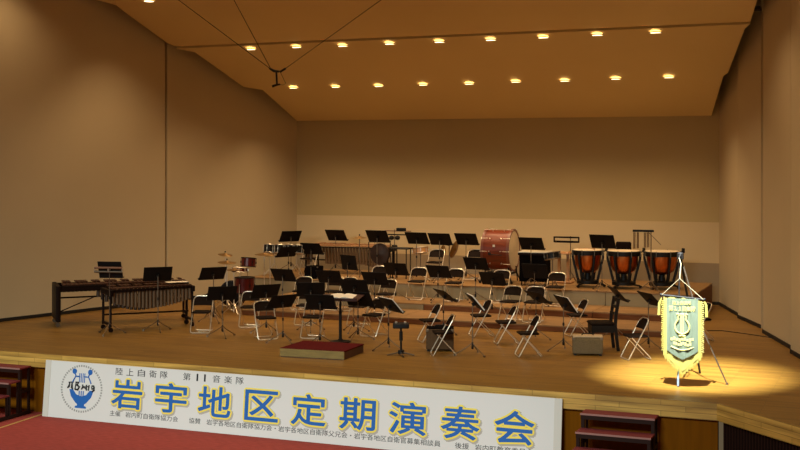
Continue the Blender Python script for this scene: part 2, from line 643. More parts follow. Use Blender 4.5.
# ------------------------------------------------------------------ folding chairs
fr = MB()
def bend_path(w, r, y0, z0, y1, z1, n=5):
    """inverted U: foot left up to the rounded top and down to foot right, in the sloped plane (y0,z0)-(y1,z1)"""
    a, b = Vector((0, y0, z0)), Vector((0, y1, z1))
    L = (b - a).length
    up = (b - a) / L
    X = Vector((1, 0, 0))
    out = [a - X * w]
    for k in range(n + 1):
        t = math.pi / 2 * k / n
        out.append(a + up * (L - r + r * math.sin(t)) - X * (w - r + r * math.cos(t)))
    for k in range(n + 1):
        t = math.pi / 2 * (1 - k / n)
        out.append(a + up * (L - r + r * math.sin(t)) + X * (w - r + r * math.cos(t)))
    out.append(a + X * w)
    return out


pf = bend_path(.215, .11, -.20, .05, .20, .775)
full = [Vector((-.175, -.215, .012))] + [Vector((-.205, -.213, .022))] + pf + [Vector((.205, -.213, .022)), Vector((.175, -.215, .012))]
fr.tube(full, .0115, 8, True)
rf = MB()
pr = [Vector((-.15, .235, .012)), Vector((-.185, .233, .022)), Vector((-.19, .225, .05)), Vector((-.19, -.135, .425)), Vector((.19, -.135, .425)), Vector((.19, .225, .05)), Vector((.185, .233, .022)), Vector((.15, .235, .012))]
rf.tube(pr, .010, 8, True)
se = MB()
se.box((0, -.005, .445), (.385, .385, .040), bev=.016)
bk = MB()
rows = []
for k in range(9):                                # backrest: curved pad between the uprights
    x = -.200 + .05 * k
    q = 1 - (abs(x) / .2) ** 2
    up = .765 - .055 * (abs(x) / .2) ** 3
    dn = .575
    yy = lambda z: -.20 + .40 * (z - .05) / .725 + .035 * q
    rows.append([(x, yy(dn) - .013, dn + .006), (x, yy(dn) - .008, dn), (x, yy(dn) + .012, dn), (x, yy(up) + .012, up), (x, yy(up) - .008, up), (x, yy(up) - .013, up - .008)])
bk.rings(rows)
CH = {'front_leg_frame': (fr.mesh('front_leg_frame'), M_CHROME), 'rear_leg_frame': (rf.mesh('rear_leg_frame'), M_CHROME),
      'seat': (se.mesh('seat'), M_VINYL), 'backrest': (bk.mesh('backrest'), M_VINYL)}


def chair(u, v, lev, rz, label):
    o = thing('folding_chair', label, 'chair', P(u, v, TREADS[lev]), rz, 'folding chairs on the stage')
    o.scale = (.86, .86, .86)
    for nm, (me, m) in CH.items():
        link(nm, me, m, o)
    return o


C = 'dark steel-framed folding chair'
chairs = [
    # u, v (centre of the feet), level, turn, label
    (202, 332, 0, 20, C + ' beside the vibraphone end, behind the lowest side stand'),
    (250, 326.5, 0, 18, C + ' directly in front of the drum kit'),
    (265.5, 338.5, 0, 44, C + ' turned towards the podium, nearest it on the drum kit side'),
    (313, 337.5, 0, 10, C + ' straight behind the red podium'),
    (306, 324.5, 0, 8, C + ' behind the chair at the podium, its back hidden by desks'),
    (359, 325.5, 0, 0, C + ' on the floor under the paired desks behind the conductor desk'),
    (374, 335.5, 0, -14, C + ' between the conductor desk and the stand with a white sheet'),
    (333, 309.5, 1, 0, C + ' on the front tier, legs seen behind the conductor desk'),
    (417, 299, 2, 0, C + ' on the middle tier below the pale wood snare drum'),
    (454, 300.6, 2, 0, C + ' on the middle tier under the hanging hand cymbals'),
    (378, 297, 2, 0, C + ' on the middle tier below the dark gong'),
    (302, 309, 1, 6, C + ' on the front tier below the square black case'),
    (347, 310, 1, 0, C + ' on the front tier, only its top edge over the desks'),
    (386, 312.5, 1, -5, C + ' on the front tier, half hidden, below the percussion table'),
    (430, 341.5, 0, -54, C + ' seen side-on, feet left of the brown amplifier'),
    (443, 355, 0, -62, C + ' seen side-on, standing right before the brown amplifier'),
    (481, 336, 0, -55, C + ' seen side-on behind the thin stand with a white sheet'),
    (510.5, 321, 1, -8, C + ' on the front tier facing out, below the bass drum'),
    (555.5, 305.5, 2, 0, C + ' on the middle tier, below the dark snare drum'),
    (506, 343.5, 0, -62, C + ' seen side-on, just beyond the lowest folding chair'),
    (528, 356, 0, -62, C + ' seen side-on, the lowest one, mid-stage'),
    (577, 335.5, 0, -58, C + ' seen side-on behind the grey box amplifier'),
    (635.5, 359, 0, -58, C + ' seen side-on beside the hanging pennant, on the timpani side'),
    (700, 340, 0, -62, C + ' half hidden behind the hanging pennant'),
    (435, 279, 3, 0, C + ' on the rear tier beside the pale wood snare drum'),
    (474, 279, 3, 0, C + ' on the rear tier between hand cymbals and bass drum'),
    (309, 274.5, 3, 0, C + ' on the rear tier behind the square black case'),
    (500, 302.3, 2, 0, C + ' on the middle tier straight below the bass drum'),
    (534, 321.8, 1, 0, C + ' on the front tier below the black-draped glockenspiel table'),
]
for c in chairs:
    chair(*c)

# ------------------------------------------------------------------ music stands
dk = MB()
dk.box((0, 0, .02), (.54, .010, .34), bev=.004)
dk.box((0, .028, -.145), (.54, .055, .008))
leg = MB()
leg.tube([(0, 0, .20), (.10, 0, .13), (.29, 0, .022)], .0075, 6)
leg.box((.292, 0, .013), (.034, .024, .026))
hub = MB()
hub.lathe([(.014, .10), (.020, .11), (.020, .155), (.016, .16), (.016, .21), (.013, .215)], 10)
clamp = MB()
clamp.box((0, 0, 0), (.045, .05, .06), bev=.006)
unit = MB()
unit.tube([(0, 0, 0), (0, 0, 1)], .0085, 8)
collar = MB()
collar.lathe([(.012, 0), (.017, .005), (.017, .05), (.012, .055)], 10)
sheet = MB()
sheet.box((0, .017, .015), (.50, .018, .31))
ST_ME = dict(desk=dk.mesh('desk'), leg=leg.mesh('leg'), hub=hub.mesh('hub'), clamp=clamp.mesh('clamp'), pole=unit.mesh('pole'), collar=collar.mesh('collar'), sheet=sheet.mesh('sheet_music'))


def stand(base, zc, rz, tilt, label, paper=False, pole=M_STEEL, width=1.0, cat='music stand', name='music_stand', group='music stands on the stage'):
    o = thing(name, label, cat, base, rz, group)
    h = zc - base.z
    for k in range(3):
        link('leg', ST_ME['leg'], M_STEEL, o, (0, 0, 0), (0, 0, R(270 + 120 * k)))
    link('hub', ST_ME['hub'], M_BLACK, o)
    p = link('pole', ST_ME['pole'], pole, o, (0, 0, .1))
    p.scale = (1, 1, h - .1)
    link('collar', ST_ME['collar'], M_BLACK, o, (0, 0, .55 * h))
    link('clamp', ST_ME['clamp'], M_BLACK, o, (0, -.012 + .03, h - .02), (R(tilt), 0, 0))
    d = link('desk', ST_ME['desk'], M_DESK, o, (0, .03, h), (R(tilt), 0, 0))
    d.scale = (width, 1, 1)
    d.location = (0, .045, h)
    if paper:
        s = link('sheet_music', ST_ME['sheet'], M_PAPER, o, (0, .05, h), (R(tilt), 0, 0))
        s['label'] = 'white sheet music lying on the desk'
    return o


def stand_v(u, v, vb, lev, rz, tilt, label, **kw):   # base seen at row vb
    b = P(u, vb, TREADS[lev])
    rx, ry = ray(u)
    d = b.y / ry
    return stand(b, HCAM - (v - HORIZON) * d / FPX, rz, tilt, label, **kw)


def stand_y(u, v, Y, lev, rz, tilt, label, **kw):
    p = PY(u, v, Y)
    return stand(Vector((p.x, p.y, TREADS[lev])), p.z, rz, tilt, label, **kw)


S = 'black music stand '
# rear tier
stand_y(291, 237, 26.9, 3, 52, 36, S + 'behind the concert toms, highest desk on the drum kit side')
stand_y(335.5, 236, 26.9, 3, -5, 36, S + 'behind the rear marimba, first desk beyond the square black case')
stand_y(377, 237, 25.15, 3, -5, 36, S + 'in front of the rear marimba, beside the single thin cymbal', width=1.0)
stand_y(416.5, 239, 25.5, 3, -5, 36, S + 'standing above the pale wood snare drum')
stand_y(439.5, 240, 25.5, 3, -5, 36, S + 'on the rear tier directly before the hand cymbals')
stand_y(466, 240, 26.0, 3, -5, 36, S + 'on the rear tier between the hand cymbals and the bass drum')
stand_y(531, 244.5, 25.25, 3, -5, 36, S + 'on the rear tier right beside the bass drum head')
stand_y(602, 242.5, 25.15, 3, -8, 30, S + 'in front of the timpani, above the copper kettle nearest the bass drum')
stand_y(288.5, 252.5, 25.2, 3, 62, 42, S + 'slanted below the black concert toms')
stand_y(311, 249.5, 25.55, 3, -6, 36, S + 'directly above the square black case')
stand_y(347.5, 263.5, 24.6, 2, -24, 12, S + 'tilted askew below the middle of the rear marimba', width=.95)
# middle and front tiers
stand_y(395.5, 270, 24.2, 2, -5, 36, S + 'below the small percussion table with black posts')
stand_y(374.5, 279.5, 22.75, 1, 0, 36, S + 'on the front tier, square-on, above the stand with a white sheet')
stand_y(282.5, 276, 22.8, 1, -4, 36, S + 'on the front tier below the slanted desk of the concert toms')
stand_y(328.5, 277.5, 22.75, 1, 2, 36, S + 'on the front tier straight above the conductor desk')
stand_y(438, 272.5, 24.25, 2, -8, 36, S + 'on the middle tier between two chairs with pale legs')
stand_y(475.5, 264.5, 24.6, 2, -6, 36, S + 'on the middle tier at the lower edge of the bass drum shell')
stand_y(492, 279.5, 23.65, 1, -6, 36, S + 'below the bass drum, lower of the two desks there')
stand_y(534.5, 272, 24.2, 2, -2, 26, S + 'in front of the black-draped glockenspiel table')
# floor, drum kit side
stand_v(213.5, 274.3, 322, 0, 52, 38, S + 'at the vibraphone end beside the drum kit cymbals')
stand_v(222.5, 294.3, 337, 0, 42, 36, S + 'low on the floor in front of the drum kit, legs fully seen')
stand_v(266.3, 292.3, 333, 0, 50, 36, S + 'between two chairs in front of the drum kit')
stand_v(283, 302.5, 343, 0, 60, 42, S + 'at the corner of the red podium on the drum kit side')
stand_v(310.7, 290.5, 331, 0, 26, 34, S + 'behind the red podium, below the square black case')
stand_v(320, 303, 346, 0, 6, 36, S + 'half hidden behind the wood conductor desk')
stand_v(353.8, 287.3, 332, 0, 4, 36, S + 'just above the open score of the conductor desk')
stand_v(358, 300, 340, 0, -4, 36, S + 'directly behind the open score, its tripod beside the podium')
stand_v(388.5, 306, 350, 0, -40, 42, S + 'holding a white sheet, between podium and small black tray stand', paper=True)
# floor, pennant side
stand_v(443.5, 296, 334, 0, -45, 50, S + 'turned towards the podium, above the brown amplifier')
stand_v(472.5, 303, 355, 0, -59, 40, S + 'holding a white sheet, nearly edge-on, beside the brown amplifier', paper=True)
stand_v(536, 298, 339, 0, -42, 50, S + 'turned aside, first of two slanting desks behind the lowest folding chair')
stand_v(563.5, 305, 351, 0, -50, 36, S + 'holding a white sheet, beside the grey box amplifier', paper=True)
stand_v(616, 295, 338, 0, -60, 42, S + 'behind the black wooden chair, below the middle timpani')
stand_v(648.5, 300, 350, 0, -52, 45, S + 'right beside the yellow fringe of the pennant')
# beside the keyboards
stand_v(158, 275, 331, 0, 42, 34, S + 'in front of the vibraphone, alone against the bare side wall')

# conductor's stand
b = P(337.5, 343, 0)
b.y += .12
o = thing('conductor_stand', 'wide conductor desk on a stout black post behind the red podium, open score on top', 'conductor stand', b, 8)
d_ = b.y / ray(339.8)[1]
hc = HCAM - (297.5 - HORIZON) * d_ / FPX
m_ = MB()
m_.lathe([(.0, 0), (.18, 0), (.18, .02), (.05, .04), (.035, .06), (.0, .06)], 24)
link('base', m_, M_BLACK, o)
m_ = MB()
m_.tube([(0, 0, .05), (0, 0, .55)], .028, 10)
m_.tube([(0, 0, .55), (0, 0, hc - .02)], .02, 10)
link('post', m_, M_BLACK, o)
m_ = MB()
m_.box((0, 0, 0), (.76, .50, .02), bev=.008)
m_.box((0, -.245, .025), (.76, .016, .045))
desk = link('desk', m_, mat('conductor_desk_wood', (.045, .013, .009), .4), o, (0, 0, hc), (R(7), 0, 0))
sc = MB()
for s in (-1, 1):
    rows = []
    for k in range(7):
        x = s * .24 * k / 6
        zz = .014 + .022 * math.sin(math.pi * (k / 6) ** .6)
        rows.append([(x + .06, -.15, .011), (x + .06, .15, .011), (x + .06, .15, zz), (x + .06, -.15, zz)])
    if s < 0:
        rows.reverse()
    sc.rings(rows)
sco = link('open_score', sc, M_PAPER)
tag(sco, 'open white score lying on the conductor desk', 'score')
sco.location = Vector((b.x - .05, b.y + .03, hc + .004))
sco.rotation_euler = (R(7), 0, R(8))

# podium
pts = [P(280, 356.6), P(344, 360.2), P(364, 352.4), P(303.7, 348.8)]
ctr = sum(pts, Vector()) / 4
o = thing('conductor_podium', 'low square podium with dark red carpet top and brass-coloured front edge', 'podium', ctr)
q = [p - ctr for p in pts]
m_ = MB()
m_.add([(p.x, p.y, .145) for p in q] + [(p.x, p.y, .125) for p in q], [(0, 1, 2, 3), (7, 6, 5, 4), (0, 4, 5, 1), (1, 5, 6, 2), (2, 6, 7, 3), (3, 7, 4, 0)])
link('carpet_top', m_, M_PODTOP, o)
m_ = MB()
qq = [p * .985 for p in q]
m_.add([(p.x, p.y, .126) for p in qq] + [(p.x, p.y, 0) for p in qq], [(0, 1, 2, 3), (7, 6, 5, 4), (0, 4, 5, 1), (1, 5, 6, 2), (2, 6, 7, 3), (3, 7, 4, 0)])
link('plinth', m_, M_PODSIDE2, o)
m_ = MB()
a, b2 = q[0], q[1]
dv = (b2 - a).normalized()
nn = Vector((dv.y, -dv.x, 0))
w_ = [a + nn * .004, b2 + nn * .004, b2 - nn * .03, a - nn * .03]
m_.add([(p.x, p.y, .138) for p in w_] + [(p.x, p.y, .012) for p in w_], [(0, 1, 2, 3), (7, 6, 5, 4), (0, 4, 5, 1), (1, 5, 6, 2), (2, 6, 7, 3), (3, 7, 4, 0)])
link('front_edge', m_, M_PODSIDE, o)

# ------------------------------------------------------------------ timpani


def timpano(u, v, R0, label, rz):
    base = P(u, v, .54)
    o = thing('timpani', label, 'timpani', base, rz, 'copper timpani on the rear tier')
    zt = .78
    m_ = MB()
    m_.lathe([(.02, .30), (R0 * .42, .315), (R0 * .66, .38), (R0 * .81, .50), (R0 * .865, .64), (R0 * .88, zt - .01), (R0 * .85, zt - .01), (R0 * .84, .64), (.02, .34)], 36)
    link('bowl', m_, M_COPPER, o)
    m_ = MB()
    m_.lathe([(R0 * .93, zt - .085), (R0 * 1.03, zt - .085), (R0 * 1.03, zt + .005), (R0 * .98, zt + .015), (R0 * .93, zt)], 36, loop=True)
    link('counter_hoop', m_, M_BLACK, o)
    m_ = MB()
    m_.lathe([(.0, zt - .004), (R0 * .99, zt - .004), (R0 * .99, zt + .02), (.0, zt + .024)], 36)
    link('drumhead', m_, M_HEAD, o)
    for k in range(6):
        a = 2 * math.pi * (k + .5) / 6
        m_ = MB()
        c_, s_ = math.cos(a), math.sin(a)
        m_.tube([(R0 * .99 * c_, R0 * .99 * s_, zt - .05), (R0 * .97 * c_, R0 * .97 * s_, zt - .16), (R0 * .62 * c_, R0 * .62 * s_, .14)], [.024, .026, .028], 6)
        link('strut', m_, M_BLACK, o)
    for k in range(8):
        a = 2 * math.pi * k / 8
        m_ = MB()
        m_.tube([(R0 * 1.05 * math.cos(a), R0 * 1.05 * math.sin(a), zt - .10), (R0 * 1.05 * math.cos(a), R0 * 1.05 * math.sin(a), zt + .03)], .007, 6)
        link('tuning_rod', m_, M_STEEL, o)
    m_ = MB()
    m_.lathe([(.05, .07), (R0 * .72, .075), (R0 * .72, .14), (R0 * .5, .16), (.08, .17), (.06, .30), (.0, .30)], 24)
    link('base', m_, M_BLACK, o)
    for k in range(3):
        a = R(90 + 120 * k)
        m_ = MB()
        m_.tube([(.1 * math.cos(a), .1 * math.sin(a), .09), (.34 * math.cos(a), .34 * math.sin(a), .06)], .02, 6)
        m_.lathe([(.0, -.014), (.032, -.014), (.032, .014), (.0, .014)], 12, Matrix.Translation((.35 * math.cos(a), .35 * math.sin(a), .034)) @ Matrix.Rotation(R(90), 4, 'X'))
        link('leg', m_, M_BLACK, o)
    m_ = MB()
    m_.box((.0, .33, .10), (.11, .26, .03), Matrix.Rotation(R(0), 4, 'X'), bev=.01)
    link('pedal', m_, M_BLACK, o)
    m_ = MB()
    m_.tube([(R0 * .95, -.12, zt - .03), (R0 * 1.12, -.14, zt + .04)], .012, 6)
    m_.box((R0 * 1.14, -.14, zt + .03), (.03, .09, .10), bev=.006)
    link('tuning_gauge', m_, M_BLACK, o)
    return o


timpano(587.8, 286.8, .330, 'copper timpani nearest the bass drum, smallest kettle of the three', 38)
timpano(623.8, 288.2, .350, 'copper timpani in the middle of the three kettles, under the padded throne back', 38)
timpano(661.9, 288.8, .372, 'copper timpani at the end of the rear tier, above the pennant', 38)
# pair of sticks on the first kettle
k1 = P(587.8, 286.8, .54)
m_ = MB()
m_.tube([(-.22, 0, 0), (.12, .02, 0)], .007, 6)
m_.lathe([(.0, -.03), (.02, -.02), (.024, 0), (.02, .02), (.0, .03)], 10, Matrix.Translation((.13, .02, 0)) @ Matrix.Rotation(R(90), 4, 'Y'))
o = link('timpani_mallet', m_, M_WOODPALE, None, (k1.x + .02, k1.y - .05, .54 + .826), (0, 0, R(12)))
tag(o, 'mallet lying on the head of the timpani nearest the bass drum', 'mallet')

# throne behind the timpani
p = PY(622, 247, 27.0)
o = thing('drum_throne', 'padded black throne whose rounded backrest rises behind the middle timpani', 'stool', (p.x, p.y, .54))
m_ = MB()
m_.box((0, .16, p.z - .54), (.35, .06, .22), bev=.05)
link('backrest', m_, M_VINYL, o)
m_ = MB()
m_.lathe([(.0, .48), (.17, .48), (.19, .50), (.19, .55), (.16, .57), (.0, .575)], 20)
link('seat', m_, M_VINYL, o)
m_ = MB()
m_.tube([(0, .0, .10), (0, 0, .49)], .018, 8)
m_.tube([(0, .1, .49), (0, .20, .52), (0, .2, p.z - .58)], .012, 8)
link('post', m_, M_STEEL, o)
for k in range(3):
    m_ = MB()
    a = R(30 + 120 * k)
    m_.tube([(0, 0, .28), (.22 * math.cos(a), .22 * math.sin(a), .012)], .011, 6)
    link('leg', m_, M_STEEL, o)

# ------------------------------------------------------------------ bass drum
p = PY(500.5, 250, 26.0)
Z = p.z - .54
o = thing('concert_bass_drum', 'large concert bass drum with red lacquered shell and cream head on a low stand', 'bass drum', (p.x, p.y, .54), 1)
AX = Matrix.Translation((0, 0, Z)) @ Matrix.Rotation(R(90), 4, 'Y')
RB, HL = .445, .30
m_ = MB()
m_.lathe([(RB * .97, -HL), (RB, -HL), (RB, HL), (RB * .97, HL)], 48, AX)
link('shell', m_, M_REDSHELL, o)
for s in (-1, 1):
    m_ = MB()
    m_.lathe([(RB * .95, s * (HL - .005)), (RB + .028, s * (HL - .035)), (RB + .028, s * (HL + .022)), (RB * .965, s * (HL + .022))][::s], 48, AX, loop=True)
    link('hoop', m_, M_HOOP, o)
    m_ = MB()
    m_.lathe([(.0, s * (HL + .004)), (RB * .97, s * (HL + .004)), (RB * .97, s * (HL + .012)), (.0, s * (HL + .014))][::s], 48, AX)
    link('drumhead', m_, M_HEAD, o)
for k in range(10):
    a = 2 * math.pi * (k + .5) / 10
    for s in (-1, 1):
        m_ = MB()
        c_, s_ = math.cos(a), math.sin(a)
        m_.tube([AX @ Vector(((RB + .035) * c_, (RB + .035) * s_, s * (HL + .03))), AX @ Vector(((RB + .035) * c_, (RB + .035) * s_, s * (HL - .13)))], .0045, 6)
        m_.box((0, 0, 0), (.035, .016, .02), AX @ Matrix.Translation(((RB + .018) * c_, (RB + .018) * s_, s * (HL - .17))) @ Matrix.Rotation(a, 4, 'Z'))
        m_.box((0, 0, 0), (.02, .02, .015), AX @ Matrix.Translation(((RB + .03) * c_, (RB + .03) * s_, s * (HL + .025))) @ Matrix.Rotation(a, 4, 'Z'))
        link('tension_rod', m_, M_CHROME, o)
m_ = MB()
m_.box((-.02, -RB - .006, Z + .12), (.05, .012, .05), bev=.004)
link('badge', m_, M_SILVERBAR, o)
m_ = MB()
m_.tube([(-.12, -RB - .01, Z - .06), (.05, -RB - .045, Z - .075), (.17, -RB - .02, Z - .085)], .009, 6)
m_.box((-.12, -RB - .004, Z - .055), (.06, .03, .05), bev=.006)
link('suspension_lever', m_, M_BLACK, o)
for s in (-1, 1):
    m_ = MB()
    m_.box((s * .27, 0, Z - RB - .06), (.05, .62, .04))
    for t in (-1, 1):
        m_.tube([(s * .27, t * .30, Z - RB - .05), (s * .36, t * .36, .03)], .018, 8)
        m_.tube([(s * .27, t * .28, Z - RB - .05), (s * .27, t * .30, Z - RB + .13)], .016, 8)
        m_.lathe([(.0, -.015), (.03, -.015), (.03, .015), (.0, .015)], 10, Matrix.Translation((s * .36, t * .36, .031)) @ Matrix.Rotation(R(90), 4, 'X'))
    link('cradle', m_, M_BLACK, o)
m_ = MB()
m_.tube([(-.27, 0, Z - RB - .07), (.27, 0, Z - RB - .07)], .018, 8)
m_.tube([(.33, .10, Z - .35), (.36, .12, .04)], .014, 6)
link('crossbar', m_, M_BLACK, o)

# ------------------------------------------------------------------ stands for drums and cymbals


def tripod(o, h, spread=.28, m=M_STEEL, r=.011, start=.25):
    m_ = MB()
    m_.tube([(0, 0, .05), (0, 0, h)], r, 8)
    link('pole', m_, m, o)
    for k in range(3):
        a = R(80 + 120 * k)
        m_ = MB()
        m_.tube([(0, 0, start), (spread * math.cos(a), spread * math.sin(a), .012)], r * .8, 6)
        m_.tube([(0, 0, .08), (spread * .5 * math.cos(a), spread * .5 * math.sin(a), start * .5)], r * .6, 6)
        link('leg', m_, m, o)


def cyl_drum(o, c, r, h, shell, tiltx=0.0, tilty=0.0, name='shell', rods=8, legs=0, rod_m=None, head=None):
    M = Matrix.Translation(c) @ Matrix.Rotation(R(tiltx), 4, 'X') @ Matrix.Rotation(R(tilty), 4, 'Y')
    m_ = MB()
    m_.lathe([(r * .97, -h / 2), (r, -h / 2), (r, h / 2), (r * .97, h / 2)], 32, M)
    link('shell', m_, shell, o)
    for s in (-1, 1):
        m_ = MB()
        m_.tube([M @ Vector(((r + .006) * math.cos(2 * math.pi * k / 28), (r + .006) * math.sin(2 * math.pi * k / 28), s * (h / 2 - .006))) for k in range(28)], .011, 6, True)
        link('rim', m_, rod_m or M_CHROME, o)
        m_ = MB()
        m_.lathe([(.0, s * h / 2 - .004), (r * .985, s * h / 2 - .004), (r * .985, s * h / 2 + .001), (.0, s * h / 2 + .002)], 28, M)
        link('drumhead', m_, head or M_HEAD, o)
    for k in range(rods):
        a = 2 * math.pi * (k + .5) / rods
        m_ = MB()
        x, y = (r + .012) * math.cos(a), (r + .012) * math.sin(a)
        m_.tube([M @ Vector((x, y, -h / 2)), M @ Vector((x, y, h / 2))], .005, 5)
        m_.box((0, 0, 0), (.022, .018, .05), M @ Matrix.Translation((x, y, 0)) @ Matrix.Rotation(a, 4, 'Z'))
        link('tension_rod', m_, rod_m or M_CHROME, o)
    for k in range(legs):
        a = R(30 + 360 * k / legs)
        m_ = MB()
        m_.tube([M @ Vector(((r + .02) * math.cos(a), (r + .02) * math.sin(a), h * .1)), Vector((c[0] + (r + .05) * math.cos(a), c[1] + (r + .05) * math.sin(a), .012))], .008, 6)
        link('leg', m_, M_CHROME, o)


def disc(r, M):
    m_ = MB()
    m_.lathe([(.0, .034), (.018, .033), (.045, .018), (.06, .010), (r * .96, -.012), (r, -.015), (r * .96, -.016), (.06, .005), (.0, .02)], 32, M)
    return m_


def cymbal_stand(u, v, Y, lev, r, tx, ty, label, second=None, boom=None):
    p = PY(u, v, Y)
    z0 = TREADS[lev]
    o = thing('cymbal_stand', label, 'cymbal', (p.x, p.y, z0), 0, 'cymbals on stands')
    h = p.z - z0
    tripod(o, h + .05, .30, M_CHROME if lev == 0 else M_STEEL)
    link('cymbal', disc(r, Matrix.Translation((0, 0, h)) @ Matrix.Rotation(R(tx), 4, 'X') @ Matrix.Rotation(R(ty), 4, 'Y')), M_BRONZE, o)
    m_ = MB()
    m_.lathe([(.0, 0), (.012, 0), (.016, .03), (.0, .035)], 8, Matrix.Translation((0, 0, h + .04)))
    link('wing_nut', m_, M_BLACK, o)
    return o


cymbal_stand(225.3, 254.3, 23.6, 0, .165, 4, 9, 'crash cymbal, highest one over the drum kit, tilted on a bright stand')
cymbal_stand(227, 262.0, 23.15, 0, .20, 4, 6, 'wide low cymbal below the tilted crash cymbal of the drum kit')
cymbal_stand(264.3, 253.8, 24.25, 0, .22, 3, 1, 'flat ride cymbal of the drum kit on the concert tom side')
cymbal_stand(270, 255.2, 24.6, 0, .12, 3, -3, 'small splash cymbal just under the concert toms')
cymbal_stand(359.5, 237.3, 25.35, 3, .17, 3, 0, 'thin suspended cymbal over the middle of the rear marimba')

# drum kit
kit_c = PY(244, 300, 23.35)
o = thing('drum_kit', 'dark red drum kit with rack tom and floor tom beside the concert toms', 'drum kit', (kit_c.x, kit_c.y, 0), 0)
def rel(u, v, Y):
    q_ = PY(u, v, Y)
    return (q_.x - kit_c.x, q_.y - kit_c.y, q_.z)
cyl_drum(o, rel(248.5, 262.3, 23.55), .155, .20, M_RED, -8, 0, rods=6, rod_m=M_BLACK)
cyl_drum(o, rel(244.7, 285, 23.05), .205, .34, M_RED, 0, 0, rods=6, legs=3, rod_m=M_BLACK, head=M_HEADDARK)
kc = rel(233, 291, 23.75)
cyl_drum(o, (kc[0], kc[1], .285), .27, .36, M_RED, 80, 18, rods=8, rod_m=M_BLACK, head=M_HEADDARK)
m_ = MB()
q_ = rel(248.5, 262.3, 23.55)
m_.tube([(q_[0], q_[1], q_[2] - .05), (q_[0] - .1, q_[1] + .1, .55), (kc[0] + .08, kc[1], .52)], .013, 6)
link('tom_mount', m_, M_CHROME, o)
# snare of the kit
p = PY(240, 268.2, 23.1)
o = thing('snare_drum', 'small kit snare drum with bright rim, between the rack tom and the hi-hat', 'drum', (p.x, p.y, 0), 0)
tripod(o, p.z - .06, .22, M_CHROME)
cyl_drum(o, (0, 0, p.z - .03), .165, .10, M_RED, -4, 0, rods=8)
# hi-hat
p = PY(234, 270.6, 22.5)
o = thing('hi_hat', 'pair of bright hi-hat cymbals on a stand in front of the kit snare', 'hi-hat', (p.x, p.y, 0), 0, 'cymbals on stands')
tripod(o, p.z + .10, .24, M_CHROME)
link('top_cymbal', disc(.175, Matrix.Translation((0, 0, p.z + .03))), M_BRONZE, o)
link('bottom_cymbal', disc(.175, Matrix.Translation((0, 0, p.z)) @ Matrix.Rotation(R(180), 4, 'X')), M_BRONZE, o)
# kit throne
p = P(214, 318, 0)
o = thing('drum_throne', 'round black drum throne low beside the drum kit, behind the lowest side stand', 'stool', p, 0)
tripod(o, .44, .2, M_STEEL)
m_ = MB()
m_.lathe([(.0, .42), (.15, .42), (.17, .44), (.17, .49), (.14, .51), (.0, .515)], 20)
link('seat', m_, M_VINYL, o)

# concert toms on the rear tier
p = PY(277, 249, 25.5)
o = thing('concert_toms', 'row of black concert toms with bright lugs on a rack, above the drum kit side', 'toms', (p.x, p.y, .54), 6)
for k, (dx, r) in enumerate(((-.20, .125), (.07, .115), (.32, .105), (.55, .10))):
    cyl_drum(o, (dx, 0, p.z - .54), r, .20, M_BLACK, -12, 0, rods=6)
m_ = MB()
m_.tube([(-.30, .14, p.z - .66), (.66, .14, p.z - .66)], .014, 8)
link('rack_bar', m_, M_STEEL, o)
for dx in (-.12, .44):
    m_ = MB()
    m_.tube([(dx, .14, .25), (dx, .14, p.z - .66)], .013, 8)
    for k in range(3):
        a = R(90 + 120 * k)
        m_.tube([(dx, .14, .28), (dx + .24 * math.cos(a), .14 + .24 * math.sin(a), .012)], .009, 6)
    link('tripod', m_, M_CHROME, o)

# square black case on the rear tier
p = P(310.5, 279, .54)
o = thing('equipment_case', 'square black equipment case with pale metal corners at the edge of the rear tier', 'case', (p.x, p.y + .18, .54), 2)
m_ = MB()
m_.box((0, 0, .145), (.335, .33, .285), bev=.012)
link('body', m_, M_CLOTHBLK, o)
m_ = MB()
m_.box((0, -.168, .145), (.008, .006, .26))
link('centre_strip', m_, M_STEEL, o)
for sx in (-1, 1):
    for sz in (0, 1):
        m_ = MB()
        m_.box((sx * .155, -.155, .02 + sz * .25), (.03, .03, .03), bev=.006)
        link('corner_cap', m_, M_STEEL, o)

# ------------------------------------------------------------------ keyboards


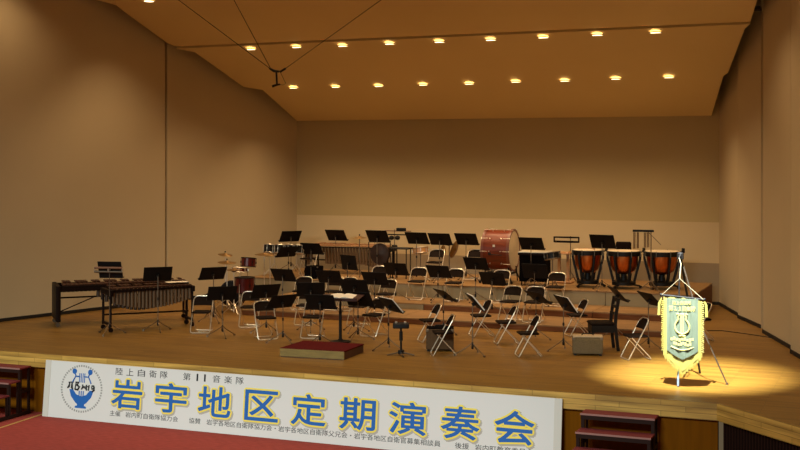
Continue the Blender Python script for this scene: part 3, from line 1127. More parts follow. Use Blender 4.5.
def keyboard(name, label, cat, loc, rz, L, wl, wh, zt, nb, res_len, bar_m, res_m, frame_m, endpanel=False, res_r=.021, group='keyboard percussion', rail=.105):
    o = thing(name, label, cat, loc, rz, group)
    # local x: low end -L/2 .. high end +L/2 ; -y faces the audience
    W = lambda x: wl + (wh - wl) * (x / L + .5)
    for s in (-1, 1):
        m_ = MB()
        m_.rings([[(-L / 2, s * wl / 2 - .02, zt - .025 - rail), (-L / 2, s * wl / 2 + .02, zt - .025 - rail), (-L / 2, s * wl / 2 + .02, zt - .025), (-L / 2, s * wl / 2 - .02, zt - .025)],
                  [(L / 2, s * wh / 2 - .02, zt - .025 - rail * .75), (L / 2, s * wh / 2 + .02, zt - .025 - rail * .75), (L / 2, s * wh / 2 + .02, zt - .025), (L / 2, s * wh / 2 - .02, zt - .025)]], smooth=False)
        link('side_rail', m_, frame_m, o)
    for k in range(nb):
        x = -L / 2 + .05 + (L - .1) * (k + .5) / nb
        bw = (L - .1) / nb * .84
        bl_ = W(x) * .47
        m_ = MB()
        m_.box((x, -W(x) * .24, zt - .008), (bw, bl_, .020))
        link('bar', m_, bar_m, o)
        if k % 7 not in (2, 6) and k < nb - 1:
            m_ = MB()
            m_.box((x + (L - .1) / nb / 2, W(x) * .25, zt + .014), (bw, bl_ * .95, .020))
            link('bar', m_, bar_m, o)
    for k in range(nb):
        x = -L / 2 + .05 + (L - .1) * (k + .5) / nb
        ln = res_len((k + .5) / nb)
        if ln < .02:
            continue
        m_ = MB()
        m_.tube([(x, -W(x) * .40, zt - .04 - ln), (x, -W(x) * .40, zt - .04)], min(res_r, (L - .1) / nb * .46), 8)
        link('resonator', m_, res_m, o)
    for s, w in ((-1, wl), (1, wh)):
        x = s * (L / 2 - .03)
        if s < 0 and endpanel:
            m_ = MB()
            m_.box((-L / 2 - .035, 0, zt - .36), (.09, wl + .10, .70), bev=.012)
            link('end_panel', m_, frame_m, o)
            for t in (-1, 1):
                m_ = MB()
                m_.tube([(-L / 2 - .035, t * wl * .42, zt - .72), (-L / 2 - .035, t * wl * .42, .09)], .022, 8)
                m_.lathe([(.0, -.02), (.045, -.02), (.045, .02), (.0, .02)], 14, Matrix.Translation((-L / 2 - .035, t * wl * .42, .046)) @ Matrix.Rotation(R(90), 4, 'X'))
                link('caster', m_, M_STEEL, o)
        else:
            m_ = MB()
            m_.box((x, 0, zt - .08), (.06, w + .10, .11), bev=.01)
            link('end_block', m_, frame_m, o)
            for t in (-1, 1):
                m_ = MB()
                m_.tube([(x, t * w * .40, zt - .12), (x, t * w * .42, .10)], .024, 8)
                m_.lathe([(.0, -.018), (.045, -.018), (.045, .018), (.0, .018)], 14, Matrix.Translation((x, t * w * .42, .046)) @ Matrix.Rotation(R(90), 4, 'X'))
                link('leg', m_, frame_m, o)
            m_ = MB()
            m_.box((x, 0, .14), (.04, w * .9, .04))
            link('foot_bar', m_, frame_m, o)
    m_ = MB()
    m_.tube([(-L / 2 + .0, wl * .15, .30 if not endpanel else zt - .30), (0, (wl + wh) * .07, .29 if not endpanel else zt - .29), (L / 2 - .03, wh * .15, .28 if not endpanel else zt - .30)], .018, 6)
    if endpanel:
        m_.tube([(-L / 2, 0, .24), (-L / 2 + .75, 0, zt - .27)], .012, 6)
    link('stretcher', m_, frame_m, o)
    return o


mar_c = Vector((-15.50, 19.72, 0))
ma = R(43)
mar_mid = mar_c + Vector((math.cos(ma), math.sin(ma), 0)) * 1.32
arch = lambda t: .10 + .42 * max(0, 1 - ((t - .62) / .40) ** 2) if t > .28 else .10
keyboard('marimba', 'long dark marimba with a tall end panel, farthest along the bare side wall', 'marimba', mar_mid, 43, 2.55, .86, .42, .815, 30, arch, M_ROSEWOOD, M_RESDK, M_KBFRAME, endpanel=True, res_r=.036)
va, vb = P(111, 330.5), P(185.5, 325.5)
vm = (va + vb) / 2
vrz = math.degrees(math.atan2(vb.y - va.y, vb.x - va.x))
keyboard('vibraphone', 'dark framed vibraphone with brassy resonators standing before the long marimba', 'vibraphone', vm, vrz, (vb - va).length + .22,   .62, .42, .825, 22,
         lambda t: .16 + .21 * math.sin(math.pi * min(1, t * .8 + .1)), M_ROSEWOOD, M_RESON, M_KBFRAME, res_r=.034, rail=.05)
# white cloth of mallets on its high end
p = P(177, 283.0, .84)
m_ = MB()
m_.box((0, 0, .006), (.42, .24, .012), bev=.005)
o = link('mallet_cloth', m_, M_PAPER, None, (p.x, p.y, .855), (0, 0, R(vrz)))
tag(o, 'folded pale cloth lying on the high end of the vibraphone', 'cloth')

# rear marimba on the rear tier
xa, xb = PY(312, 245, 26.75), PY(391, 245, 26.65)
xm = (xa + xb) / 2
def xres(t):
    return .10 + .40 * abs(t - .12) / .12 if t < .12 else (.06 + .3 * (1 - math.cos((t - .12) / .2 * math.pi / 2)) if t < .24 else (.40 if t < .72 else .40 + .06 * math.sin((t - .72) / .28 * math.pi)))
keyboard('marimba', 'rear tier marimba with golden brown resonators below a pale bar row, behind the cymbal', 'marimba', (xm.x, xm.y, .54), 0, (xb - xa).length, .80, .45, xm.z - .54, 26,
         xres, mat('pale_rosewood', (.34, .15, .055), .4, noise=.2), mat('resonator_gold', (.15, .08, .032), .5, metal=.4), M_KBFRAME, res_r=.038, rail=.03)
# gong behind its end
p = PY(379.5, 254, 25.85)
o = thing('gong', 'dark round gong hanging behind the end of the rear marimba', 'gong', (p.x, p.y, .54), 0)
GM = Matrix.Translation((0, 0, p.z - .54)) @ Matrix.Rotation(R(90), 4, 'X')
m_ = MB()
m_.lathe([(.0, .02), (.06, .02), (.08, .01), (.235, .008), (.25, -.03), (.24, -.032), (.225, .0), (.0, .008)], 36, GM)
link('disc', m_, mat('gong_brown', (.035, .016, .008), .5, metal=.4, noise=.3, nscale=12), o)
m_ = MB()
m_.tube([(-.27, 0, .03), (-.27, 0, p.z - .54 + .27), (.27, 0, p.z - .54 + .27), (.27, 0, .03)], .013, 8)
link('frame', m_, M_BLACK, o)
for s in (-1, 1):
    m_ = MB()
    m_.tube([(s * .27, -.2, .014), (s * .27, .2, .014)], .014, 6)
    link('foot', m_, M_BLACK, o)
    m_ = MB()
    m_.tube([(s * .12, 0, p.z - .54 + .20), (s * .12, 0, p.z - .54 + .27)], .004, 5)
    link('cord', m_, M_BLACK, o)

# trap table and woodblock rack
p = PY(401.5, 248.3, 25.9)
o = thing('trap_table', 'small black percussion table on thin posts beside the gong', 'table', (p.x, p.y, .54), 0)
h = p.z - .54
m_ = MB()
m_.box((0, 0, h), (.46, .34, .03), bev=.006)
link('table_top', m_, M_BLACK, o)
for sx in (-1, 1):
    for sy in (-1, 1):
        m_ = MB()
        m_.tube([(sx * .17, sy * .13, .012), (sx * .17, sy * .13, h - .01)], .013, 6)
        link('leg', m_, M_BLACK, o)
p2 = PY(394.5, 238, 26.95)
o = thing('block_rack', 'percussion rack of crossbars and blocks on one pole above the small black table', 'percussion rack', (p2.x, p2.y, .54), 0)
tripod(o, PY(394.5, 229.5, 26.95).z - .54, .26)
for v, x0, x1, dz in ((230.7, 385, 411, .02), (234.4, 388, 406, .028)):
    a, b = PY(x0, v, 26.95), PY(x1, v, 26.95)
    m_ = MB()
    m_.box(((a.x + b.x) / 2 - p2.x, 0, a.z - .54), (b.x - a.x, .04, dz))
    link('crossbar', m_, M_KBFRAME if v > 232 else M_HOOP, o)
a = PY(401, 229.6, 26.9)
m_ = MB()
m_.box((a.x - p2.x, -.04, a.z - .54), (.22, .10, .08), bev=.01)
link('wood_block', m_, M_BLACK, o)
for u in (391.5, 397.5):
    a = PY(u, 237.8, 26.9)
    m_ = MB()
    m_.lathe([(.0, -.055), (.05, -.04), (.065, 0), (.05, .04), (.0, .055)], 14, Matrix.Translation((a.x - p2.x, -.05, a.z - .54)))
    link('temple_block', m_, M_BLACK, o)
a = PY(394.5, 246.2, 26.9)
m_ = MB()
m_.lathe([(.0, -.04), (.06, -.03), (.075, 0), (.06, .03), (.0, .04)], 14, Matrix.Translation((a.x - p2.x, -.05, a.z - .54)))
link('temple_block', m_, M_BLACK, o)

# pale wood snare drum
p = PY(420.5, 250.4, 26.3)
o = thing('snare_drum', 'pale wood snare drum tilted on a stand, on the rear tier', 'drum', (p.x, p.y, .54), 0)
tripod(o, p.z - .54 - .06, .25)
cyl_drum(o, (0, 0, p.z - .54), .175, .14, M_TANSHELL, -6, -8, rods=8)

# hand cymbals
p = PY(449.3, 247, 26.6)
o = thing('hand_cymbals', 'two hand cymbals hung on edge from a pole stand on the rear tier', 'cymbals', (p.x, p.y, .54), 0)
tripod(o, p.z - .54 + .03, .25, M_STEEL, .014)
for u, v, ry in ((443.4, 252.0, 82), (454.6, 249.5, 98)):
    a = PY(u, v, 26.5)
    M = Matrix.Translation((a.x - p.x, -.08, a.z - .54)) @ Matrix.Rotation(R(-4), 4, 'Z') @ Matrix.Rotation(R(ry + (8 if u < 449 else 10)), 4, 'Y')
    link('cymbal', disc(.21 if u > 449 else .16, M), M_BRONZE, o)
m_ = MB()
m_.tube([(-.13, -.08, p.z - .54 + .06), (0, 0, p.z - .54 + .03), (.10, -.08, p.z - .54 + .10)], .008, 6)
link('hanger', m_, M_BLACK, o)

# draped glockenspiel table
p = PY(535, 281.5, 25.72)
p = Vector((p.x, 25.72, .54))
o = thing('glockenspiel_table', 'black-draped table carrying a silver glockenspiel, beside the bass drum', 'glockenspiel', p, 4)
m_ = MB()
rows = []
for k in range(41):
    t = k / 40
    x = -.30 + .60 * t
    w = .012 * math.sin(t * 40)
    rows.append([(x, -.22 + w, .09), (x, .22, .09), (x, .22, .66), (x, -.22, .66)])
m_.rings(rows)
link('drape', m_, M_CLOTHBLK, o)
for sx in (-1, 1):
    for sy in (-1, 1):
        m_ = MB()
        m_.tube([(sx * .26, sy * .17, .004), (sx * .26, sy * .17, .2)], .014, 6)
        link('leg', m_, M_BLACK, o)
m_ = MB()
m_.box((0, 0, .685), (.66, .46, .05), bev=.006)
link('case', m_, M_KBFRAME, o)
for k in range(20):
    x = -.32 + .0337 * k
    m_ = MB()
    m_.box((x, -.08, .722), (.028, .24 - .004 * k, .014))
    link('bar', m_, M_SILVERBAR, o)
    m_ = MB()
    m_.box((x + .01, .13, .732), (.028, .20 - .003 * k, .014))
    link('bar', m_, M_SILVERBAR, o)

# dark snare drum next to it
p = PY(552.5, 255.6, 25.25)
o = thing('snare_drum', 'dark snare drum tilted on a folding stand, between glockenspiel and timpani', 'drum', (p.x, p.y, .54), 0)
tripod(o, p.z - .54 - .05, .25, M_STEEL)
cyl_drum(o, (0, 0, p.z - .54), .165, .145, M_BLACK, -4, -10, rods=8, rod_m=M_STEEL)

# wooden mallet stand
p = PY(563.5, 252.5, 26.4)
o = thing('mallet_stand', 'wooden post stand with a mallet tray beside the nearest timpani', 'mallet stand', (p.x, p.y, .54), 0)
h = p.z - .54
m_ = MB()
m_.box((0, 0, h - .02), (.34, .22, .03), bev=.005)
link('tray', m_, M_WOODPALE, o)
for dx in (-.10, .10):
    m_ = MB()
    m_.box((dx, 0, h / 2 - .01), (.055, .06, h - .06))
    link('post', m_, M_WOODPALE, o)
m_ = MB()
m_.box((0, 0, .02), (.42, .30, .04), bev=.006)
link('base', m_, M_WOODPALE, o)
for k in range(3):
    m_ = MB()
    m_.tube([(-.14, -.06 + .06 * k, h + .012), (.13, -.05 + .06 * k, h + .012)], .007, 6)
    m_.lathe([(.0, -.02), (.018, -.012), (.02, 0), (.018, .012), (.0, .02)], 10, Matrix.Translation((.14, -.05 + .06 * k, h + .016)))
    mo = link('mallet', m_, M_TANSHELL, None, (p.x, p.y, .54))
    tag(mo, 'pale mallet on the wooden tray beside the timpani, ' + ('nearest the audience', 'middle of three', 'nearest the back wall')[k], 'mallet', 'mallets on the wooden tray')

# rectangular rack frame on a pole
p = PY(570.5, 239.7, 26.6)
o = thing('chime_rack', 'flat rectangular dark frame on a tall pole, above the wooden mallet stand', 'percussion rack', (p.x, p.y, .54), 0)
tripod(o, p.z - .54 + .08, .27)
a, b, c_ = PY(554.5, 237, 26.6), PY(579, 237, 26.6), PY(579, 242, 26.6)
for zz, t in ((a.z, .035), (c_.z, .045)):
    m_ = MB()
    m_.box(((a.x + b.x) / 2 - p.x, -.02, zz - .54), (b.x - a.x, .03, t))
    link('rail', m_, M_KBFRAME, o)
for x in (a.x, b.x):
    m_ = MB()
    m_.box((x - p.x, -.02, (a.z + c_.z) / 2 - .54), (.03, .028, a.z - c_.z + .03))
    link('end_bar', m_, M_KBFRAME, o)

# bar chimes on a boom
p = PY(651, 231, 25.15)
o = thing('bar_chimes', 'hanging bar chimes on a tall pole rising behind the last timpani', 'chimes', (p.x, p.y, .54), 0)
h = p.z - .54
tripod(o, h, .28)
a = PY(634, 231, 25.15)
m_ = MB()
m_.box(((a.x - p.x) / 2 + .02, -.02, h), (p.x - a.x + .08, .035, .045))
link('bar', m_, M_BLACK, o)
for t in (.0, .07, .20, .27, .62, .70, .80, .88):
    x = (a.x - p.x) * (1 - t)
    ln = .34 - .04 * t
    m_ = MB()
    m_.tube([(x, -.02, h - .03 - ln), (x, -.02, h - .03)], .010, 6)
    link('chime', m_, mat('chime_brass', (.16, .085, .04), .4, metal=.6), o)
m_ = MB()
e = PY(661, 245, 25.15)
m_.tube([(-.10, .0, h + .02), (e.x - p.x, 0, e.z - .54)], .007, 6)
link('boom', m_, M_STEEL, o)

# stand with a rail of brown bars before the marimba
b = P(108.5, 334, 0)
o = stand_v(109.5, 271, 334, 0, 14, 20, 'chrome stand with two brown bars across its black desk, before the marimba', pole=M_CHROME, width=.86, cat='percussion stand', name='percussion_stand', group=None)
hh = HCAM - (270 - HORIZON) * (b.y / ray(109)[1]) / FPX
for dz, mm in ((.045, M_WOODPALE), (-.03, M_RESON)):
    m_ = MB()
    m_.tube([(-.27, -.06, hh + dz), (.27, -.06, hh + dz)], .021, 8)
    bo = link('bar', m_, mat('bar_brown', (.20, .085, .04), .45) if dz > 0 else M_STEEL, o)
m_ = MB()
m_.tube([(-.27, -.06, hh - .03), (-.27, -.06, hh + .045)], .012, 6)
m_.tube([(.27, -.06, hh - .03), (.27, -.06, hh + .045)], .012, 6)
m_.tube([(0, -.06, hh - .03), (0, -.06, hh + .045)], .016, 6)
m_.tube([(0, -.06, hh), (0, .03, hh)], .012, 6)
link('bracket', m_, M_CHROME, o)

# ------------------------------------------------------------------ amplifiers, tray stand, wooden chair


def amp(u, v, w, d, h, rz, label, facem, topm, legs=False):
    p = P(u, v, 0)
    o = thing('amplifier', label, 'amplifier', (p.x, p.y, 0), rz, 'box amplifiers on the stage floor')
    m_ = MB()
    m_.box((0, 0, h / 2 + .02), (w, d, h - .02), bev=.012)
    link('cabinet', m_, facem, o)
    m_ = MB()
    m_.box((0, -d / 2 - .004, h / 2 + .01), (w * .92, .012, h * .84), bev=.004)
    link('grille', m_, facem, o)
    m_ = MB()
    m_.box((0, 0, h + .022), (w * .99, d * .98, .022), bev=.006)
    link('top', m_, topm, o)
    m_ = MB()
    m_.tube([(-w * .2, 0, h + .03), (-w * .15, 0, h + .06), (w * .15, 0, h + .06), (w * .2, 0, h + .03)], .010, 6)
    link('handle', m_, M_BLACK, o)
    for sx in (-1, 1):
        for sy in (-1, 1):
            m_ = MB()
            m_.box((sx * w * .42, sy * d * .38, .012), (.04, .04, .024))
            link('foot', m_, M_RUBBER, o)
            if sy < 0:
                m_ = MB()
                m_.box((sx * (w / 2 - .02), -d / 2 - .002, h - .01), (.05, .02, .05), bev=.006)
                link('corner_cap', m_, M_STEEL, o)
    return o


amp(440, 350.3, .47, .28, .37, 20, 'brown box amplifier behind the legs of a side-on folding chair', M_AMPDK, M_CLOTHBLK)
amp(587.5, 354.5, .50, .26, .29, 16, 'grey box amplifier with a pale top edge beside the black wooden chair', M_AMPGREY, M_AMPTOP)

p = P(401, 355.5, 0)
o = thing('tray_stand', 'low black tray on a single post with splayed feet, beside the brown amplifier', 'stand', p, 22)
m_ = MB()
m_.box((0, 0, .50), (.27, .20, .085), bev=.012)
link('tray', m_, M_BLACK, o)
m_ = MB()
m_.tube([(0, 0, .03), (0, 0, .47)], .017, 8)
m_.lathe([(.0, .24), (.03, .25), (.03, .40), (.0, .41)], 10)
m_.lathe([(.0, .02), (.055, .03), (.05, .09), (.0, .10)], 12)
link('post', m_, M_BLACK, o)
for a in (-15, 100, 190, 280):
    m_ = MB()
    m_.tube([(0, 0, .06), (.23 * math.cos(R(a)), .23 * math.sin(R(a)), .013)], .013, 6)
    link('leg', m_, M_STEEL, o)
for dx in (-.08, .07):
    m_ = MB()
    m_.lathe([(.0, .543), (.022, .543), (.022, .565), (.0, .572)], 10, Matrix.Translation((dx, 0, 0)))
    link('knob', m_, M_CHROME, o)

# black wooden chair
p = P(602, 349.5, 0)
o = thing('wooden_chair', 'sturdy black wooden chair with a high back, seen side-on behind the grey amplifier', 'chair', p, -66)
WB = mat('black_wood', (.007, .0045, .0035), .5, spec=.2)
m_ = MB()
m_.box((0, -.02, .46), (.42, .42, .05), bev=.018)
link('seat', m_, M_VINYL, o)
m_ = MB()
m_.box((0, -.02, .375), (.39, .38, .12))
link('apron', m_, WB, o)
for sx in (-1, 1):
    m_ = MB()
    m_.tube([(sx * .17, -.19, .02), (sx * .17, -.18, .42)], .024, 6)
    link('leg', m_, WB, o)
    m_ = MB()
    m_.rings([[(sx * .19 - .022, y - .025, z), (sx * .19 + .022, y - .025, z), (sx * .19 + .022, y + .025, z), (sx * .19 - .022, y + .025, z)] for y, z in ((.24, .0), (.19, .42), (.20, .60), (.25, .90))], smooth=False)
    link('rear_post', m_, WB, o)
for z, y in ((.86, .243), (.74, .222), (.62, .205)):
    m_ = MB()
    m_.box((0, y, z), (.36, .024, .075 if z > .8 else .05), bev=.006)
    link('back_rail', m_, WB, o)

# ------------------------------------------------------------------ the pennant on its easel
PY_ = 17.62
apex = PY(680.5, 256, 18.0)
o = thing('display_easel', 'black tripod easel with one pale leg carrying the green pennant', 'easel', (apex.x, apex.y, 0), 0)
A = Vector((0, 0, apex.z))
bk_ = P(700, 373.6) - Vector((apex.x, apex.y, 0))
rl = P(727, 384.8) - Vector((apex.x, apex.y, 0))
ll = P(678, 387) - Vector((apex.x, apex.y, 0))
m_ = MB()
m_.tube([A, bk_ + Vector((0, 0, .01))], .017, 8)
link('rear_leg', m_, M_BLACK, o)
mid = A.lerp(bk_, .62)
m_ = MB()
m_.tube([A.lerp(bk_, .08) + Vector((.02, -.02, 0)), (A * .45 + rl * .45 + Vector((.0, -.02, .0))), rl + Vector((0, 0, .012))], .011, 8)
m_.lathe([(.0, 0), (.02, 0), (.02, .03), (.0, .03)], 8, Matrix.Translation(rl))
leg_o = link('leg', m_, M_STEEL, o)
m_ = MB()
A2 = A + Vector((-.01, -.03, -.05))
m_.tube([A2, A2.lerp(ll, .80)], .011, 8)
link('leg', m_, M_BLACK, o)
m_ = MB()
m_.tube([A2.lerp(ll, .79), ll + Vector((0, 0, .012))], .016, 8)
pl = link('leg_tip', m_, M_PALELEG, o)
pl['label'] = 'pale blue-white lower end of the front leg'
m_ = MB()
m_.box((0, 0, 0), (.09, .07, .11), Matrix.Translation(A + Vector((0, -.01, .0))), bev=.015)
m_.tube([A + Vector((0, -.03, .02)), A + Vector((.02, -.10, .04)), A + Vector((.0, -.12, -.02))], .010, 6)
link('head_clamp', m_, M_BLACK, o)

# pennant: local x along the bar, z up, hangs from its cord
tl, tr = PY(662.2, 294.8, PY_), PY(703.2, 299.4, PY_)
pc = (tl + tr) / 2
W_ = (tr - tl).length
prz = math.degrees(math.atan2(0, 1))
o = thing('pennant', 'green pennant with yellow fringe and gold lyre hanging in the spotlight', 'pennant', (pc.x, PY_, pc.z), 0)
sl = math.atan2(tr.z - tl.z, tr.x - tl.x)
m_ = MB()
m_.tube([(-W_ / 2 - .01, 0, 0), (W_ / 2 + .01, 0, 0)], .015, 8)
for s in (-1, 1):
    m_.lathe([(.0, -.02), (.02, -.012), (.024, 0), (.02, .012), (.0, .02)], 10, Matrix.Translation((s * (W_ / 2 + .015), 0, 0)) @ Matrix.Rotation(R(90), 4, 'Y'))
bar = link('crossbar', m_, M_BLACK, o, (0, 0, 0), (0, -sl, 0))
Hs, Hp = .80, 1.06                                # shoulder depth, point depth
xs = W_ / 2
def cloth(poly, y, t, nx=18, wav=.010):
    """a hanging sheet of the given outline with soft vertical folds"""
    mb = MB()
    rows = []
    lo = lambda x: poly(x)
    for k in range(nx + 1):
        x = -poly.w + 2 * poly.w * k / nx
        yy = y + wav * math.sin(k * 1.15)
        top, bot = poly.top(x), poly.bot(x)
        rows.append([(x, yy - t, top), (x, yy - t, bot), (x, yy + t, bot), (x, yy + t, top)])
    mb.rings(rows)
    return mb
class Out:
    def __init__(s, w, top, sh, pt):
        s.w, s.t, s.s, s.p = w, top, sh, pt
    def top(s, x):
        return s.t
    def bot(s, x):
        return -s.s - (s.p - s.s) * (1 - abs(x) / s.w) ** .85
yel = Out(xs - .02, -.005, Hs, Hp)
link('fringe_border', cloth(yel, .0, .004), M_FRINGE, o)
# separate fringe strands along the two slanting edges and the sides
m_ = MB()
for k in range(46):
    x = -xs + .02 + (2 * xs - .04) * k / 45
    z = yel.bot(x)
    m_.tube([(x, .002, z + .03), (x + .004 * math.sin(k * 2.1), -.002, z - .045 - .012 * ((k * 7) % 3))], .006, 5)
for s in (-1, 1):
    for k in range(26):
        z = -.06 - .028 * k
        m_.tube([(s * (xs - .03), 0, z), (s * (xs + .004 + .004 * (k % 3)), 0, z - .012)], .008, 5)
    for k in range(3):
        m_.tube([(s * (xs + .005), -.004, -.02), (s * (xs + .03 + .01 * k), -.004, -.10), (s * (xs + .035 + .012 * k), -.004, -.27)], .008, 5)
fo = link('fringe', m_, M_FRINGE, o)
fo['kind'] = 'stuff'
grn = Out(xs * .76, -.02, Hs - .04, Hp - .17)
link('green_field', cloth(grn, -.024, .003, 18, .008), M_GREEN, o)
le = MB()
yl = -.037
fit_text(le, '陸上自衛隊', -.135, .125, -.105, -.055, yl)
fit_text(le, '第１１音楽隊', -.185, .185, -.195, -.125, yl, offset=.012)
link('lettering', le, M_PENLET, o)
ly = MB()
def ribbon(pts, w, y=yl, mb=ly):
    mb.tube([(x, y, z) for x, z in pts], w, 6)
for s in (-1, 1):
    ribbon([(s * .075, -.245), (s * .055, -.235), (s * .045, -.255), (s * .06, -.28), (s * .05, -.31), (s * .075, -.345), (s * .10, -.39), (s * .102, -.44), (s * .08, -.485), (s * .045, -.51), (0, -.52)], .011)
for dx in (-.014, .014):
    ribbon([(dx, -.235), (dx, -.52)], .011)
ribbon([(-.03, -.24), (.03, -.24)], .010)
ribbon([(0, -.52), (0, -.545)], .016)
ribbon([(-.045, -.548), (.045, -.548)], .012)
link('lyre_emblem', ly, M_PENLET, o)
sm = MB()
for row, (z, n_, w) in enumerate(((-.60, 9, .165), (-.665, 8, .13))):
    for k in range(n_):
        x = -w + 2 * w * (k + .5) / n_
        sm.box((x, yl, z + .010 * math.sin(k * 1.7 + row)), (2 * w / n_ * .72, .006, .034 + .012 * (k % 2)), Matrix.Identity(4))
ribs = [(-.16 + .32 * k / 10, -.705 - .045 * math.sin(math.pi * k / 10)) for k in range(11)]
sm.tube([(x, yl, z) for x, z in ribs], .009, 6)
link('scroll', sm, M_PENLET, o)
# the carrying cord
m_ = MB()
ca = PY(679.8, 278.5, PY_)
cx, cz = ca.x - pc.x, ca.z - pc.z
dz = math.sin(sl) * W_ / 2
m_.tube([(-W_ / 2, -.01, -dz), (cx, -.01, cz), (W_ / 2, -.01, dz)], .006, 6)
m_.tube([(cx, -.01, cz), (cx + .0, .10, apex.z - pc.z - .09), (apex.x - pc.x, .26, apex.z - pc.z - .02)], .007, 6)
link('cord', m_, M_CORD, o)

# ------------------------------------------------------------------ banner along the stage front
b0, b1 = -13.2, -4.38
bh, bx = .925, (b0 + b1) / 2
o = thing('banner_sign', 'long white banner board with blue yellow-edged lettering along the stage front', 'banner', (bx, S_FRONT - .19, -1.0), 0)
o.rotation_euler = (R(-6), 0, 0)
LB = b1 - b0
m_ = MB()
m_.box((0, 0, bh / 2), (LB, .02, bh))
link('board', m_, M_SIGN, o)
for s in (-1, 1):
    m_ = MB()
    m_.box((s * (LB / 2 - .055), -.012, bh / 2), (.11, .008, bh))
    link('edge_strip', m_, M_SIGNEDGE, o)
yb = -.0105
ux = lambda u: ray(u)[0] / ray(u)[1] * (S_FRONT - .14) - bx
title = '岩宇地区定期演奏会'
tc_ = [127.5, 171.5, 215, 262, 309, 358, 408, 460.5, 514.7]
t1, t2, t3 = MB(), MB(), MB()
for ch_, u in zip(title, tc_):
    x = ux(u)
    hw, hh2 = .285, .225
    zc = .475
    for mb_, rad, y_, sh in ((t3, .044, yb, .018), (t2, .035, yb - .003, 0.0), (t1, .008, yb - .006, 0.0)):
        for k in range(10 if rad else 1):         # rounded swelling of the strokes
            dx, dz = rad * math.cos(math.pi * k / 5) + sh, rad * math.sin(math.pi * k / 5) - sh
            fit_text(mb_, ch_, x - hw + dx, x + hw + dx, zc - hh2 + dz, zc + hh2 + dz, y_ - k * .0002, offset=.0, extrude=.001)
link('title_shadow_lettering', t3, M_SHD, o)
link('title_outline_lettering', t2, M_YEL, o)
link('title_lettering', t1, M_BLUE, o)
for s, us in (('陸上自衛隊', (118.4, 129, 140.5, 152, 163)), ('第11音楽隊', (186, 196.5, 204, 215.6, 227.3, 239))):
    t4 = MB()
    for ch_, u in zip(s, us):
        x = ux(u)
        w = .068 if ch_ != '1' else .015
        fit_text(t4, ch_, x - w, x + w, .772, .885, yb, offset=.0, extrude=.001)
    link('small_lettering', t4, M_INK, o)
for s, u0, u1 in (('主催', 111.5, 122), ('岩内町自衛隊協力会', 127, 179.5), ('協賛', 190.5, 202), ('岩宇各地区自衛隊協力会・岩宇各地区自衛隊父兄会・岩宇各地区自衛官募集相談員', 208, 441.5), ('後援', 456, 470), ('岩内町教育委員会', 476, 534)):
    t4 = MB()
    fit_text(t4, s, ux(u0), ux(u1),   .112, .197, yb, offset=.0, extrude=.001)
    link('small_lettering', t4, M_INK, o)
# round emblem: dotted ring, blue lyre bowl and strings, brushed mark across
ex, ez = ux(81.8), .50
t5 = MB()
for k in range(54):
    a = 2 * math.pi * k / 54
    t5.box((0, 0, 0), (.026, .003, .032), Matrix.Translation((ex + .395 * math.cos(a), yb, ez + .37 * math.sin(a))) @ Matrix.Rotation(-a + math.pi / 2, 4, 'Y'))
link('emblem_ring', t5, M_GREYINK, o)
t6 = MB()
bowl = [(-.24, -.02), (-.165, -.02), (-.10, -.095), (0, -.125), (.10, -.095), (.165, -.02), (.24, -.02), (.20, -.13), (.11, -.225), (.07, -.25), (.07, -.275), (.11, -.285), (.11, -.315), (-.11, -.315), (-.11, -.285), (-.07, -.275), (-.07, -.25), (-.11, -.225), (-.20, -.13)]
t6.prism(bowl, .004, Matrix.Translation((ex, yb, ez)))
for s in (-1, 1):
    t6.lathe([(.0, -.002), (.045, -.002), (.045, .002), (.0, .002)], 18, Matrix.Translation((ex + s * .155, yb, ez + .275)) @ Matrix.Rotation(R(90), 4, 'X'))
    t6.tube([(ex + s * .15, yb, ez + .27), (ex + s * .125, yb, ez + .20), (ex + s * .155, yb, ez + .15), (ex + s * .185, yb, ez + .09)], .012, 5)
    t6.tube([(ex + s * .12, yb, ez + .195), (ex + s * .04, yb, ez + .195)], .012, 5)
for dx in (-.05, -.017, .017, .05):
    t6.box((ex + dx, yb, ez + .175), (.016, .004, .15))
for dx in (-.04, 0, .04):
    t6.box((ex + dx, yb, ez - .085), (.02, .004, .10))
link('emblem_lyre', t6, M_BLUE, o)
t7 = MB()
def brush(pts, w):
    t7.tube([(ex + x, yb - .003, ez + z) for x, z in pts], [1.5 * w * (.6 + .4 * math.sin(math.pi * k / (len(pts) - 1))) for k in range(len(pts))], 5)
brush([(-.26, .09), (-.16, .10)], .010)
brush([(-.235, .09), (-.25, .02), (-.28, -.0)], .012)
brush([(-.19, .09), (-.19, .01), (-.17, -.02)], .014)
brush([(-.12, .10), (-.06, .10), (-.09, .055), (-.04, .03), (-.07, -.02), (-.13, -.015)], .014)
brush([(-.11, .09), (-.13, -.02)], .012)
brush([(.02, .07), (.03, .03), (.0, -.01)], .012)
brush([(.05, .05), (.06, .01)], .010)
brush([(.10, .07), (.09, .01), (.11, -.02)], .013)
brush([(.07, .035), (.15, .045)], .010)
brush([(.15, .07), (.14, -.02)], .013)
brush([(.20, .06), (.24, .06), (.25, .02), (.21, .01), (.20, .05)], .012)
brush([(.25, .05), (.25, -.01), (.21, -.035)], .012)
link('emblem_brush_mark', t7, M_INK, o)

# ------------------------------------------------------------------ steps to the stage


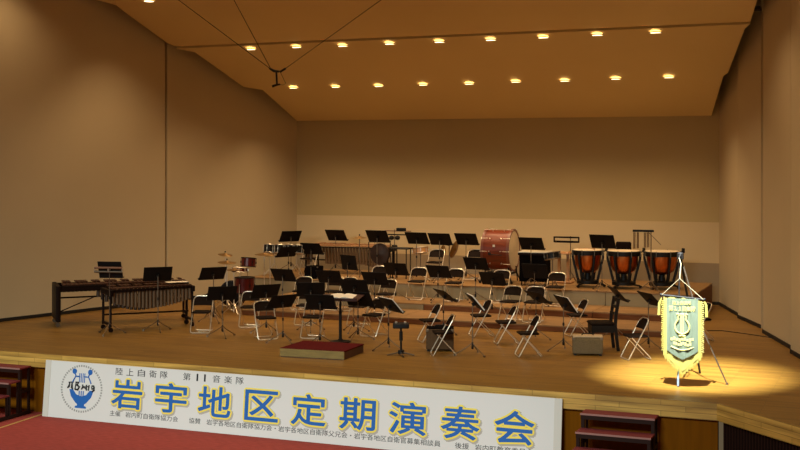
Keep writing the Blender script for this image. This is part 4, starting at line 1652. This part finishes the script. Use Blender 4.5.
def steps(x0, x1, y0, label):
    o = thing('stage_steps', label, 'steps', ((x0 + x1) / 2, y0, -1.0), 0, 'portable steps to the stage')
    w = x1 - x0
    n_ = 4
    for k in range(n_):
        z = .80 - .20 * k
        y = -.15 - .27 * k
        m_ = MB()
        m_.box((0, y, z - .014), (w, .29, .028), bev=.004)
        t = link('tread', m_, M_STEPRED, o)
        m_ = MB()
        m_.box((0, y - .148, z - .012), (w, .010, .024))
        link('lip', m_, M_STEPLIP, t)
        m_ = MB()
        m_.box((0, y - .125, z - .055), (w - .01, .03, .055))
        link('tread_beam', m_, M_STEPFR, o)
        for s in (-1, 1):
            m_ = MB()
            m_.box((s * (w / 2 - .03), y - .11, (z - .03) / 2), (.045, .045, z - .03))
            m_.box((s * (w / 2 - .03), y + .11, (z - .03) / 2), (.035, .035, z - .03))
            link('leg', m_, M_STEPFR, o)
    for s in (-1, 1):
        m_ = MB()
        m_.box((s * (w / 2 - .02), -.56, .035), (.04, 1.08, .05))
        m_.box((s * (w / 2 - .02), -.16, .40), (.03, .28, .05))
        link('side_rail', m_, M_STEPFR, o)
    return o


steps(-4.06, -3.05, S_FRONT - .08, 'red-treaded open steps beside the slatted corner of the stage')
steps(-14.55, -13.52, S_FRONT - .08, 'red-treaded open steps at the emblem end of the white banner')

# ------------------------------------------------------------------ hanging microphone
q0 = PY(270.5, 69.5, 17.6)
o = thing('hanging_microphone', 'black microphone hanging on three wires below the stage ceiling', 'microphone', q0, 0)
def rq(u, v, Y=17.6):
    return PY(u, v, Y) - q0
m_ = MB()
m_.tube([rq(269.5, 68.3), rq(274, 71), rq(279, 71.6)], [.016, .024, .02], 6)
m_.tube([rq(280, 72), rq(285.5, 68.5)], .018, 6)
link('yoke', m_, M_BLACK, o)
m_ = MB()
m_.tube([rq(276.3, 71.5), rq(277, 84.5)], .015, 6)
link('stem', m_, M_BLACK, o)
m_ = MB()
m_.tube([rq(272.5, 86.3), rq(276, 85), rq(280, 84.3)], [.022, .018, .012], 8)
link('capsule', m_, M_BLACK, o)
m_ = MB()
m_.tube([rq(280.5, 72.5), rq(285.8, 83.5), rq(283, 85), rq(279, 84.6)], .004, 5)
link('cable', m_, M_WIRE, o)
for u0, v0, u1, v1, yy in ((270, 68.5, 178.6, 0, 16.8), (270.5, 68.3, 234, 0, 16.9), (285.5, 68.5, 381, 0, 16.8)):
    a = rq(u0, v0)
    e = PY(u1, v1, yy) - q0
    e2 = a + (e - a) * 1.9
    m_ = MB()
    m_.tube([a, e2], .006, 5)
    link('wire', m_, M_WIRE, o)

# cable on the floor by the folded wall
pts = [P(706, 331), P(722, 331), P(745, 334), P(765, 337), P(782, 339.6)]
m_ = MB()
m_.tube([p + Vector((0, 0, .008)) for p in pts], .008, 5)
o = link('floor_cable', m_, M_WIRE)
tag(o, 'thin dark cable lying on the boards towards the folded side wall', 'cable')
